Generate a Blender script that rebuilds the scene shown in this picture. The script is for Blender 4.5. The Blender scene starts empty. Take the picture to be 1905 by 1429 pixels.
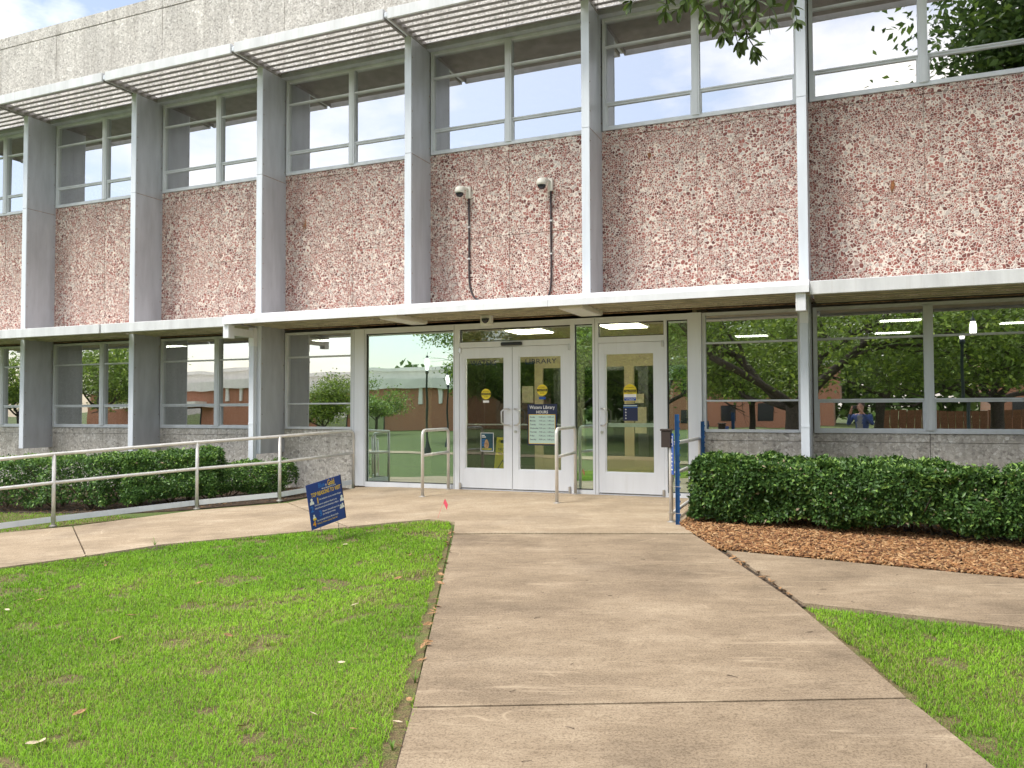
import bpy, bmesh, math, random
import numpy as np
from mathutils import Vector, Matrix

random.seed(7); rng = np.random.default_rng(7)
R = math.radians
SC = bpy.context.scene
COL = SC.collection

# ------------------------------------------------------------------ camera
IW, IH, FPX = 1905.0, 1429.0, 1512.8
YAW, PIT, ROL = R(22.892), R(1.826), R(-0.181)
CAMY, EYE = -11.444, 1.229
CAMP = Vector((0.0, CAMY, EYE))
FW = Vector((-math.sin(YAW)*math.cos(PIT), math.cos(YAW)*math.cos(PIT), math.sin(PIT)))
_r0 = Vector((math.cos(YAW), math.sin(YAW), 0)); _u0 = _r0.cross(FW)
RT = _r0*math.cos(ROL) + _u0*math.sin(ROL); UP = -_r0*math.sin(ROL) + _u0*math.cos(ROL)
cd = bpy.data.cameras.new('camera'); cam = bpy.data.objects.new('camera', cd); COL.objects.link(cam)
cd.sensor_fit = 'HORIZONTAL'; cd.sensor_width = 36.0; cd.lens = FPX/IW*36.0
cd.clip_start = 0.05; cd.clip_end = 2000
m = Matrix.Identity(4)
for i in range(3):
    m[i][0] = RT[i]; m[i][1] = UP[i]; m[i][2] = -FW[i]; m[i][3] = CAMP[i]
cam.matrix_world = m
SC.camera = cam

# ------------------------------------------------------------------ sky, sun, exposure
SUN_EL, SUN_AZ = R(56), R(218)          # azimuth clockwise from +Y (north)
world = bpy.data.worlds.new('World'); SC.world = world; world.use_nodes = True
nt = world.node_tree; nt.nodes.clear()
wo = nt.nodes.new('ShaderNodeOutputWorld'); bg = nt.nodes.new('ShaderNodeBackground')
sky = nt.nodes.new('ShaderNodeTexSky'); sky.sky_type = 'NISHITA'; sky.sun_disc = False
sky.sun_elevation = SUN_EL; sky.sun_rotation = SUN_AZ
sky.air_density = 1.0; sky.dust_density = 1.5; sky.ozone_density = .8
tc = nt.nodes.new('ShaderNodeTexCoord'); mp = nt.nodes.new('ShaderNodeMapping')
mp.inputs['Rotation'].default_value = (0, 0, R(-10.5)); mp.inputs['Scale'].default_value = (1, 1, 2.2); mp.inputs['Location'].default_value = (2.6, 1.1, .7)
nz = nt.nodes.new('ShaderNodeTexNoise'); nz.inputs['Scale'].default_value = 2.6
nz.inputs['Detail'].default_value = 7; nz.inputs['Roughness'].default_value = .58
rp = nt.nodes.new('ShaderNodeValToRGB'); rp.color_ramp.elements[0].position = .41; rp.color_ramp.elements[1].position = .63
rp.color_ramp.elements[0].color = (.12, .12, .12, 1)
mx = nt.nodes.new('ShaderNodeMixRGB'); mx.inputs['Color2'].default_value = (9.3, 8.9, 8.45, 1)
bg.inputs['Strength'].default_value = .10
L = nt.links.new
L(tc.outputs['Generated'], mp.inputs['Vector']); L(mp.outputs['Vector'], nz.inputs['Vector'])
L(nz.outputs['Fac'], rp.inputs['Fac']); L(rp.outputs['Color'], mx.inputs['Fac'])
L(sky.outputs['Color'], mx.inputs['Color1']); L(mx.outputs['Color'], bg.inputs['Color']); L(bg.outputs['Background'], wo.inputs['Surface'])
sd = bpy.data.lights.new('sun', 'SUN'); sun = bpy.data.objects.new('sun', sd); COL.objects.link(sun)
sd.energy = 1.5; sd.angle = R(18); sd.color = (1, .955, .88)
sdir = Vector((math.sin(SUN_AZ)*math.cos(SUN_EL), math.cos(SUN_AZ)*math.cos(SUN_EL), math.sin(SUN_EL)))
sun.rotation_euler = sdir.to_track_quat('Z', 'Y').to_euler(); sun.location = (0, -20, 30)
SC.view_settings.view_transform = 'Standard'; SC.view_settings.look = 'None'
SC.view_settings.gamma = 1; SC.view_settings.use_curve_mapping = False
SC.view_settings.exposure = 1.25
SC.cycles.max_bounces = 8; SC.cycles.transparent_max_bounces = 12

# ------------------------------------------------------------------ pixel / ground helpers
def ray(px, py):
    return FW + RT*((px-IW/2)/FPX) - UP*((py-IH/2)/FPX)
def on_y(px, py, y=0.0):
    d = ray(px, py); t = (y-CAMY)/d.y; return CAMP + d*t
def on_z(px, py, z):
    d = ray(px, py); t = (z-EYE)/d.z; return CAMP + d*t
cY, sY = math.cos(YAW), math.sin(YAW)
def to_local(x, y):                      # world -> (along picture, away from viewer)
    dx, dy = x, y-CAMY
    return dx*cY + dy*sY, -dx*sY + dy*cY
def to_world(a, b, z=0.0):
    return Vector((a*cY - b*sY, CAMY + a*sY + b*cY, z))
def zg(a, b):                            # ground height
    h = 1.6 - .0325*max(b, -8.0) + .047*min(max(-(a+.5), 0), 9)
    h = max(h, EYE + .004)
    return EYE - h
def zgv(a, b):
    h = 1.6 - .0325*np.maximum(b, -8.0) + .047*np.clip(-(a+.5), 0, 9)
    return EYE - np.maximum(h, EYE+.004)
def G(px, py):                           # pixel -> ground, local coordinates
    d = ray(px, py); z = -.2
    for _ in range(40):
        t = (z-EYE)/d.z; p = CAMP + d*t; a, b = to_local(p.x, p.y); z = .5*z + .5*zg(a, b)
    return (a, b)
def gw(px, py):
    a, b = G(px, py); return to_world(a, b, zg(a, b))
def at_depth(px, py, dep):
    d = ray(px, py); k = dep/(d.x*-sY + d.y*cY); return CAMP + d*k

# ------------------------------------------------------------------ materials
MAT = {}
def new_mat(n):
    mt = bpy.data.materials.new(n); mt.use_nodes = True; t = mt.node_tree
    b = t.nodes['Principled BSDF']; MAT[n] = mt
    return mt, t, b
def N(t, kind, **kw):
    n = t.nodes.new('ShaderNode'+kind)
    for k, v in kw.items():
        if k in n.inputs: n.inputs[k].default_value = v
        else: setattr(n, k, v)
    return n
def ramp(t, stops):
    r = t.nodes.new('ShaderNodeValToRGB'); cr = r.color_ramp
    while len(cr.elements) < len(stops): cr.elements.new(.5)
    for e, (p, c) in zip(cr.elements, stops):
        e.position = p; e.color = (c[0], c[1], c[2], 1) if len(c) == 3 else c
    return r
def plain(n, col, rough=.5, metal=0, var=.12, scale=3.0, streak=False, bump=0.0, emis=None, space='Object'):
    mt, t, b = new_mat(n)
    b.inputs['Roughness'].default_value = rough; b.inputs['Metallic'].default_value = metal
    if emis:
        b.inputs['Emission Color'].default_value = (*emis[0], 1); b.inputs['Emission Strength'].default_value = emis[1]
    c = N(t, 'TexCoord'); mpn = N(t, 'Mapping'); t.links.new(c.outputs[space], mpn.inputs['Vector'])
    if streak: mpn.inputs['Scale'].default_value = (2.2, 2.2, .5)
    nn = N(t, 'TexNoise', Scale=scale, Detail=6, Roughness=.6); t.links.new(mpn.outputs['Vector'], nn.inputs['Vector'])
    lo = [max(0, x*(1-var*1.6)) for x in col]; hi = [min(1, x*(1+var)) for x in col]
    r = ramp(t, [(.3, lo), (.7, hi)]); t.links.new(nn.outputs['Fac'], r.inputs['Fac']); t.links.new(r.outputs['Color'], b.inputs['Base Color'])
    if streak:
        mp2 = N(t, 'Mapping'); mp2.inputs['Scale'].default_value = (16, 16, .6); t.links.new(c.outputs[space], mp2.inputs['Vector'])
        n5 = N(t, 'TexNoise', Scale=1.0, Detail=8, Roughness=.72); t.links.new(mp2.outputs['Vector'], n5.inputs['Vector'])
        r5 = ramp(t, [(.54, (1, 1, 1)), (.70, (.80, .77, .72)), (.80, (.62, .56, .48))]); t.links.new(n5.outputs['Fac'], r5.inputs['Fac'])
        m5 = N(t, 'MixRGB', Fac=.40 if var > .05 else .25); m5.blend_type = 'MULTIPLY'; t.links.new(r.outputs['Color'], m5.inputs['Color1']); t.links.new(r5.outputs['Color'], m5.inputs['Color2']); t.links.new(m5.outputs['Color'], b.inputs['Base Color'])
    if bump:
        n2 = N(t, 'TexNoise', Scale=scale*18, Detail=4); t.links.new(c.outputs[space], n2.inputs['Vector'])
        bp = N(t, 'Bump', Strength=bump, Distance=.01); t.links.new(n2.outputs['Fac'], bp.inputs['Height']); t.links.new(bp.outputs['Normal'], b.inputs['Normal'])
    return mt

def aggregate(n, stops, matrix, scale, edge, weather):
    mt, t, b = new_mat(n); lk = t.links.new
    c = N(t, 'TexCoord')
    wn = N(t, 'TexNoise', Scale=9.0, Detail=2); lk(c.outputs['Object'], wn.inputs['Vector'])
    wm = N(t, 'MixRGB', Fac=.035); wm.blend_type = 'ADD'; lk(c.outputs['Object'], wm.inputs['Color1']); lk(wn.outputs['Color'], wm.inputs['Color2'])
    big = N(t, 'TexVoronoi', Scale=5.0, Randomness=1.0); lk(wm.outputs['Color'], big.inputs['Vector'])
    bs = N(t, 'SeparateColor'); lk(big.outputs['Color'], bs.inputs['Color'])
    ms = N(t, 'MapRange'); ms.inputs['To Min'].default_value = scale*.78; ms.inputs['To Max'].default_value = scale*1.45; lk(bs.outputs['Red'], ms.inputs['Value'])
    v = N(t, 'TexVoronoi', Scale=scale, Randomness=1.0); lk(wm.outputs['Color'], v.inputs['Vector']); lk(ms.outputs[0], v.inputs['Scale'])
    ve = N(t, 'TexVoronoi', Scale=scale, Randomness=1.0); ve.feature = 'DISTANCE_TO_EDGE'; lk(wm.outputs['Color'], ve.inputs['Vector']); lk(ms.outputs[0], ve.inputs['Scale'])
    sp = N(t, 'SeparateColor'); lk(v.outputs['Color'], sp.inputs['Color'])
    r = ramp(t, stops); r.color_ramp.interpolation = 'LINEAR'; lk(sp.outputs['Red'], r.inputs['Fac'])
    # per-chip grain
    g = N(t, 'TexNoise', Scale=90.0, Detail=3); lk(c.outputs['Object'], g.inputs['Vector'])
    gm = N(t, 'MixRGB', Fac=.35); gm.blend_type = 'OVERLAY'; lk(r.outputs['Color'], gm.inputs['Color1']); lk(g.outputs['Fac'], gm.inputs['Color2'])
    # joint width differs from chip to chip
    ad = N(t, 'Math', operation='MULTIPLY'); ad.inputs[1].default_value = edge*1.6; lk(sp.outputs['Green'], ad.inputs[0])
    gt = N(t, 'Math', operation='LESS_THAN'); lk(ve.outputs['Distance'], gt.inputs[0]); 
    a2 = N(t, 'Math', operation='ADD'); a2.inputs[1].default_value = edge*.35; lk(ad.outputs[0], a2.inputs[0]); lk(a2.outputs[0], gt.inputs[1])
    mm = N(t, 'MixRGB'); lk(gt.outputs[0], mm.inputs['Fac']); lk(gm.outputs['Color'], mm.inputs['Color1']); mm.inputs['Color2'].default_value = (*matrix, 1)
    # weathering: broad pale and dark patches, vertical washes
    mpn = N(t, 'Mapping'); mpn.inputs['Scale'].default_value = (1.4, 1.4, .6); lk(c.outputs['Object'], mpn.inputs['Vector'])
    w = N(t, 'TexNoise', Scale=1.1, Detail=5, Roughness=.6); lk(mpn.outputs['Vector'], w.inputs['Vector'])
    wr = ramp(t, [(.32, (1-weather,)*3), (.66, (1, 1, 1))]); lk(w.outputs['Fac'], wr.inputs['Fac'])
    wm2 = N(t, 'MixRGB', Fac=1.0); wm2.blend_type = 'MULTIPLY'; lk(mm.outputs['Color'], wm2.inputs['Color1']); lk(wr.outputs['Color'], wm2.inputs['Color2'])
    mps = N(t, 'Mapping'); mps.inputs['Scale'].default_value = (5, 5, .32); lk(c.outputs['Object'], mps.inputs['Vector'])
    ws = N(t, 'TexNoise', Scale=1.6, Detail=5, Roughness=.65); lk(mps.outputs['Vector'], ws.inputs['Vector'])
    wsr = ramp(t, [(.36, (1-weather*.9, 1-weather*.95, 1-weather)), (.52, (1, 1, 1))]); lk(ws.outputs['Fac'], wsr.inputs['Fac'])
    wm3 = N(t, 'MixRGB', Fac=1.0); wm3.blend_type = 'MULTIPLY'; lk(wm2.outputs['Color'], wm3.inputs['Color1']); lk(wsr.outputs['Color'], wm3.inputs['Color2'])
    lk(wm3.outputs['Color'], b.inputs['Base Color']); b.inputs['Roughness'].default_value = .7
    cl = N(t, 'Math', operation='MINIMUM'); cl.inputs[1].default_value = edge*2; lk(ve.outputs['Distance'], cl.inputs[0])
    bp = N(t, 'Bump', Strength=.8, Distance=.03); lk(cl.outputs[0], bp.inputs['Height']); lk(bp.outputs['Normal'], b.inputs['Normal'])
    return mt

aggregate('pink_aggregate', [(0, (.13, .042, .036)), (.22, (.22, .068, .054)), (.48, (.34, .112, .088)), (.64, (.42, .17, .135)), (.76, (.45, .25, .21)), (.87, (.42, .34, .30)), (.95, (.50, .43, .385)), (1, (.64, .58, .53))], (.84, .73, .64), 27.0, .076, .13)
aggregate('grey_aggregate_lightened', [(0, (.36, .335, .30)), (.2, (.55, .515, .46)), (.55, (.70, .665, .60)), (.85, (.78, .75, .69)), (1, (.86, .84, .79))], (.60, .56, .49), 24.0, .06, .20)  # same grey stone, colour lightened to offset the shade under the canopies
aggregate('grey_aggregate', [(0, (.32, .30, .275)), (.25, (.50, .475, .435)), (.55, (.66, .63, .58)), (.8, (.76, .73, .68)), (1, (.86, .84, .80))], (.62, .59, .54), 34.0, .06, .22)

def metal_paint(n, col, rough=.42, var=.10):
    mt = plain(n, col, rough, 0.0, var, 2.2, streak=True); return mt
metal_paint('fin_metal', (.485, .505, .545), .36, .10)
MAT['fin_metal'].node_tree.nodes['Principled BSDF'].inputs['Metallic'].default_value = .15
metal_paint('flange_metal', (.68, .725, .79), .4, .06)
metal_paint('fascia_metal', (.68, .695, .71), .5, .10)
metal_paint('white_fascia', (.78, .80, .83), .4, .05)
metal_paint('frame_metal', (.66, .69, .715), .4, .08)
metal_paint('door_paint', (.76, .79, .84), .35, .03)
metal_paint('slat_metal', (.30, .28, .27), .5, .15)
plain('mortar', (.50, .44, .38), .9, 0, .15, 8)
plain('soffit', (.58, .53, .42), .7, 0, .18, 5)
plain('rust', (.34, .22, .14), .9, 0, .6, 16)
plain('galvanised', (.70, .685, .655), .36, .35, .10, 7)
plain('dull_steel', (.36, .34, .31), .6, .3, .25, 20)
plain('dark_gasket', (.03, .03, .03), .6)
plain('black_plastic', (.018, .018, .02), .35, 0, .1)
plain('dark_dome', (.02, .022, .03), .08, 0, 0)
plain('brown_box', (.045, .032, .028), .45)
plain('ivory_plastic', (.70, .68, .60), .45, 0, .05)
plain('conduit', (.055, .042, .046), .6)
plain('steel', (.62, .61, .60), .28, .85, .06, 12)
plain('blue_paint', (.010, .088, .26), .5, 0, .25, 10)
plain('sign_blue', (.012, .05, .26), .35, 0, .05)
plain('sign_blue_bright', (.02, .16, .55), .4, 0, .0)
plain('sign_yellow', (.85, .56, .02), .5, 0, .0)
plain('sign_orange', (.85, .36, .02), .5, 0, .0)
plain('print_white', (.82, .82, .80), .5, 0, .02)
plain('print_black', (.012, .012, .012), .5, 0, 0)
plain('print_navy', (.012, .02, .07), .5, 0, 0)
plain('poster_mint', (.56, .74, .66), .4, 0, .03)
plain('poster_teal', (.01, .065, .095), .4, 0, .3, 8)
plain('poster_olive', (.28, .27, .05), .5, 0, .3, 12)
plain('poster_tan', (.45, .27, .13), .5, 0, .4, 14)
plain('caution_yellow', (.78, .62, .02), .45, 0, .03)
plain('label_blue', (.02, .09, .40), .45, 0, 0)
plain('paper', (.62, .56, .40), .7, 0, .08, 9)
plain('beige_wall', (.60, .50, .33), .6, 0, .06, 2)
plain('beige_frame', (.62, .52, .34), .5, 0, .05, 2)
plain('room_wall', (.32, .29, .25), .8)
plain('room_ceiling', (.30, .29, .27), .8)
plain('room_floor', (.20, .18, .16), .45)
plain('dark_room', (.05, .05, .048), .8)
plain('roof_felt', (.18, .17, .16), .9)
plain('pink_flag', (.85, .10, .16), .6, 0, .05)
plain('wire', (.30, .29, .28), .4, .7)
plain('bark', (.075, .060, .048), .9, 0, .4, 9, bump=.6)
plain('stem_bark', (.10, .075, .05), .9, 0, .4, 12)
plain('soil', (.075, .052, .035), .95, 0, .4, 8, bump=.5)
plain('dry_leaf', (.36, .20, .09), .7, 0, .45, 6)
plain('pale_leaf', (.62, .52, .36), .7, 0, .25, 6)
plain('twig', (.06, .042, .032), .9, 0, .3)
plain('jacket_blue', (.03, .07, .22), .8, 0, .1, 10)
plain('shirt_grey', (.22, .24, .24), .85)
plain('skin', (.48, .28, .20), .55, 0, .05)
plain('hair', (.05, .032, .022), .6)
plain('jeans', (.05, .07, .13), .9)
plain('asphalt', (.05, .05, .05), .9)
plain('fence_wood', (.20, .085, .045), .85, 0, .3, 6)
plain('white_wall', (.84, .82, .77), .7, 0, .08, .6)
plain('lamp_post', (.012, .03, .035), .5)
plain('troffer', (1, 1, 1), .5, 0, 0, emis=((1, .90, .76), 5.0))
plain('troffer_dim', (1, 1, 1), .5, 0, 0, emis=((1, .88, .68), 9.0))
plain('lamp_globe', (1, 1, 1), .3, 0, 0, emis=((1, .97, .92), 2.2))

def glass(n, refl, tint, rough=0.0, refl_col=(1, 1, 1), wave=.012):
    mt = bpy.data.materials.new(n); mt.use_nodes = True; t = mt.node_tree; t.nodes.clear(); MAT[n] = mt
    o = N(t, 'OutputMaterial'); mxs = N(t, 'MixShader'); tr = N(t, 'BsdfTransparent'); gl = N(t, 'BsdfGlossy')
    tr.inputs['Color'].default_value = (*tint, 1); gl.inputs['Color'].default_value = (*refl_col, 1); gl.inputs['Roughness'].default_value = rough
    fr = N(t, 'Fresnel', IOR=1.5); ma = N(t, 'MapRange'); ma.inputs['To Min'].default_value = refl; ma.inputs['To Max'].default_value = 1
    t.links.new(fr.outputs[0], ma.inputs['Value']); t.links.new(ma.outputs[0], mxs.inputs['Fac'])
    c = N(t, 'TexCoord'); nn = N(t, 'TexNoise', Scale=1.3, Detail=1); t.links.new(c.outputs['Object'], nn.inputs['Vector'])
    bp = N(t, 'Bump', Strength=1.0, Distance=wave); t.links.new(nn.outputs['Fac'], bp.inputs['Height']); t.links.new(bp.outputs['Normal'], gl.inputs['Normal'])
    t.links.new(tr.outputs[0], mxs.inputs[1]); t.links.new(gl.outputs[0], mxs.inputs[2]); t.links.new(mxs.outputs[0], o.inputs['Surface'])
    return mt
glass('window_glass', .58, (.55, .62, .60), refl_col=(1, 1, 1), wave=.0012)
glass('storefront_glass', .56, (.45, .62, .55), refl_col=(.84, 1.0, .93), wave=.0012)
glass('door_glass', .13, (.72, .76, .70), refl_col=(.95, 1, .95), wave=.001)
def clear_mat():
    mt = bpy.data.materials.new('glass_edge'); mt.use_nodes = True; t = mt.node_tree; t.nodes.clear(); MAT['glass_edge'] = mt
    o = N(t, 'OutputMaterial'); tr = N(t, 'BsdfTransparent'); tr.inputs['Color'].default_value = (.9, .96, .93, 1); t.links.new(tr.outputs[0], o.inputs['Surface'])
clear_mat()

def leaf_mat(n, rough=.45, trans=.25):
    mt, t, b = new_mat(n); a = N(t, 'Attribute'); a.attribute_name = 'col'
    t.links.new(a.outputs['Color'], b.inputs['Base Color']); b.inputs['Roughness'].default_value = rough
    b.inputs['Specular IOR Level'].default_value = .35
    tl = N(t, 'BsdfTranslucent'); t.links.new(a.outputs['Color'], tl.inputs['Color'])
    ms = N(t, 'MixShader', Fac=trans); o = t.nodes['Material Output']
    t.links.new(b.outputs[0], ms.inputs[1]); t.links.new(tl.outputs[0], ms.inputs[2]); t.links.new(ms.outputs[0], o.inputs['Surface'])
leaf_mat('grass_blade', .6, .30); leaf_mat('hedge_leaf', .38, .12); leaf_mat('tree_leaf', .45, .28); leaf_mat('mulch_chip', .85, 0.0)
def leaf_single(n, c):
    mt, t, b = new_mat(n); oi = N(t, 'ObjectInfo')
    r = ramp(t, [(0, [x*.6 for x in c]), (.6, c), (1, [min(1, x*1.5) for x in c])]); t.links.new(oi.outputs['Random'], r.inputs['Fac'])
    t.links.new(r.outputs['Color'], b.inputs['Base Color']); b.inputs['Roughness'].default_value = .4
    tl = N(t, 'BsdfTranslucent'); t.links.new(r.outputs['Color'], tl.inputs['Color'])
    ms = N(t, 'MixShader', Fac=.3); t.links.new(b.outputs[0], ms.inputs[1]); t.links.new(tl.outputs[0], ms.inputs[2]); t.links.new(ms.outputs[0], t.nodes['Material Output'].inputs['Surface'])
leaf_single('oak_leaf', (.085, .14, .03))

def concrete(n, base, dark, light, stain=.5):
    mt, t, b = new_mat(n); lk = t.links.new; c = N(t, 'TexCoord')
    def noise(sc, scale=(1, 1, 1), det=6, ro=.6, dist=0.0, rot=0.0):
        mpn = N(t, 'Mapping'); mpn.inputs['Scale'].default_value = scale; mpn.inputs['Rotation'].default_value = (0, 0, rot); lk(c.outputs['Object'], mpn.inputs['Vector'])
        q = N(t, 'TexNoise', Scale=sc, Detail=det, Roughness=ro, Distortion=dist); lk(mpn.outputs['Vector'], q.inputs['Vector']); return q
    def mul(a, bcol, fac=1.0):
        q = N(t, 'MixRGB', Fac=fac); q.blend_type = 'MULTIPLY'; lk(a.outputs['Color'], q.inputs['Color1']); lk(bcol.outputs['Color'], q.inputs['Color2']); return q
    n1 = noise(1.1, (1, 1.8, 1), 12, .74); r1 = ramp(t, [(.33, dark), (.50, base), (.66, light)]); lk(n1.outputs['Fac'], r1.inputs['Fac'])
    n2 = noise(2.0, (4, 46, 1), 7, .75); r2 = ramp(t, [(.32, (.78, .76, .73)), (.62, (1.08, 1.07, 1.06))]); lk(n2.outputs['Fac'], r2.inputs['Fac'])
    n3 = noise(85, (1, 1, 1), 3, .8); r3 = ramp(t, [(.36, (.42, .38, .34)), (.54, (1.05, 1.05, 1.05))]); lk(n3.outputs['Fac'], r3.inputs['Fac'])
    m = mul(mul(r1, r2, .8), r3, .75)
    # pale worn smears and thin scratches, only in some places
    n4 = noise(1.3, (.8, 5.5, 1), 9, .72, .9, .35); r4 = ramp(t, [(.57, (0, 0, 0)), (.68, (1, 1, 1))]); lk(n4.outputs['Fac'], r4.inputs['Fac'])
    f4 = N(t, 'Math', operation='MULTIPLY'); f4.inputs[1].default_value = .5; lk(r4.outputs['Color'], f4.inputs[0])
    m3 = N(t, 'MixRGB'); lk(f4.outputs[0], m3.inputs['Fac']); lk(m.outputs['Color'], m3.inputs['Color1']); m3.inputs['Color2'].default_value = (*[min(1, x*1.3) for x in light], 1)
    n6 = noise(.9, (1, 1, 1), 2, .5, .6, 1.0); d6 = N(t, 'Math', operation='SUBTRACT'); d6.inputs[1].default_value = .5; lk(n6.outputs['Fac'], d6.inputs[0]); a6 = N(t, 'Math', operation='ABSOLUTE'); lk(d6.outputs[0], a6.inputs[0])
    r6 = ramp(t, [(.0, (1, 1, 1)), (.0045, (0, 0, 0))]); lk(a6.outputs[0], r6.inputs['Fac']); n7 = noise(1.7, (1, 1, 1), 4, .6); r7 = ramp(t, [(.54, (0, 0, 0)), (.64, (.4, .4, .4))]); lk(n7.outputs['Fac'], r7.inputs['Fac'])
    f7 = mul(r6, r7); m6 = N(t, 'MixRGB'); lk(f7.outputs['Color'], m6.inputs['Fac']); lk(m3.outputs['Color'], m6.inputs['Color1']); m6.inputs['Color2'].default_value = (*[min(1, x*1.45) for x in light], 1)
    # brown grey stains, small spots
    n5 = noise(.8, (1, 1, 1), 9, .68); r5 = ramp(t, [(.50, (1, 1, 1)), (.72, (1-stain*.55, 1-stain*.56, 1-stain*.54))]); lk(n5.outputs['Fac'], r5.inputs['Fac'])
    v = N(t, 'TexVoronoi', Scale=5.5, Randomness=1.0); lk(c.outputs['Object'], v.inputs['Vector']); r8 = ramp(t, [(.035, (.45, .42, .38)), (.06, (1, 1, 1))]); lk(v.outputs['Distance'], r8.inputs['Fac'])
    m7 = mul(mul(m6, r5), r8, .6)
    lk(m7.outputs['Color'], b.inputs['Base Color']); b.inputs['Roughness'].default_value = .82
    ba = N(t, 'Math', operation='ADD'); lk(n2.outputs['Fac'], ba.inputs[0]); lk(n3.outputs['Fac'], ba.inputs[1])
    bp = N(t, 'Bump', Strength=.5, Distance=.005); lk(ba.outputs[0], bp.inputs['Height']); lk(bp.outputs['Normal'], b.inputs['Normal'])
concrete('path_concrete', (.325, .251, .170), (.220, .168, .112), (.44, .352, .248), .52)
concrete('walk_concrete', (.435, .343, .238), (.33, .258, .174), (.52, .43, .315), .55)

def ground_mat():
    mt, t, b = new_mat('turf_ground'); lk = t.links.new; c = N(t, 'TexCoord')
    n1 = N(t, 'TexNoise', Scale=1.2, Detail=8, Roughness=.7); lk(c.outputs['Object'], n1.inputs['Vector'])
    r = ramp(t, [(.28, (.13, .115, .055)), (.42, (.10, .145, .035)), (.7, (.14, .195, .045))]); lk(n1.outputs['Fac'], r.inputs['Fac'])
    n2 = N(t, 'TexNoise', Scale=60, Detail=3); lk(c.outputs['Object'], n2.inputs['Vector'])
    r2 = ramp(t, [(.3, (.45, .45, .4)), (.7, (1.15, 1.15, 1.1))]); lk(n2.outputs['Fac'], r2.inputs['Fac'])
    mm = N(t, 'MixRGB', Fac=1); mm.blend_type = 'MULTIPLY'; lk(r.outputs['Color'], mm.inputs['Color1']); lk(r2.outputs['Color'], mm.inputs['Color2'])
    lk(mm.outputs['Color'], b.inputs['Base Color']); b.inputs['Roughness'].default_value = .95
ground_mat()
def thatch():
    mt, t, b = new_mat('thatch'); lk = t.links.new; c = N(t, 'TexCoord')
    n1 = N(t, 'TexNoise', Scale=7, Detail=6, Roughness=.7); lk(c.outputs['Object'], n1.inputs['Vector'])
    r = ramp(t, [(.30, (.10, .065, .038)), (.48, (.22, .17, .085)), (.62, (.15, .19, .045)), (.8, (.30, .25, .13))]); lk(n1.outputs['Fac'], r.inputs['Fac'])
    n2 = N(t, 'TexNoise', Scale=130, Detail=3); lk(c.outputs['Object'], n2.inputs['Vector'])
    r2 = ramp(t, [(.34, (.35, .33, .3)), (.66, (1.2, 1.2, 1.15))]); lk(n2.outputs['Fac'], r2.inputs['Fac'])
    mm = N(t, 'MixRGB', Fac=1); mm.blend_type = 'MULTIPLY'; lk(r.outputs['Color'], mm.inputs['Color1']); lk(r2.outputs['Color'], mm.inputs['Color2']); lk(mm.outputs['Color'], b.inputs['Base Color']); b.inputs['Roughness'].default_value = .95
    bp = N(t, 'Bump', Strength=.8, Distance=.01); lk(n2.outputs['Fac'], bp.inputs['Height']); lk(bp.outputs['Normal'], b.inputs['Normal'])
thatch()
def brick_mat():
    mt, t, b = new_mat('brick_wall'); c = N(t, 'TexCoord'); br = N(t, 'TexBrick', Scale=4.0)
    br.inputs['Color1'].default_value = (.48, .20, .11, 1); br.inputs['Color2'].default_value = (.40, .155, .085, 1); br.inputs['Mortar'].default_value = (.35, .28, .22, 1)
    mpn = N(t, 'Mapping'); mpn.inputs['Rotation'].default_value = (R(90), 0, 0); t.links.new(c.outputs['Object'], mpn.inputs['Vector'])
    t.links.new(mpn.outputs['Vector'], br.inputs['Vector']); t.links.new(br.outputs['Color'], b.inputs['Base Color']); b.inputs['Roughness'].default_value = .85
brick_mat()

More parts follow.
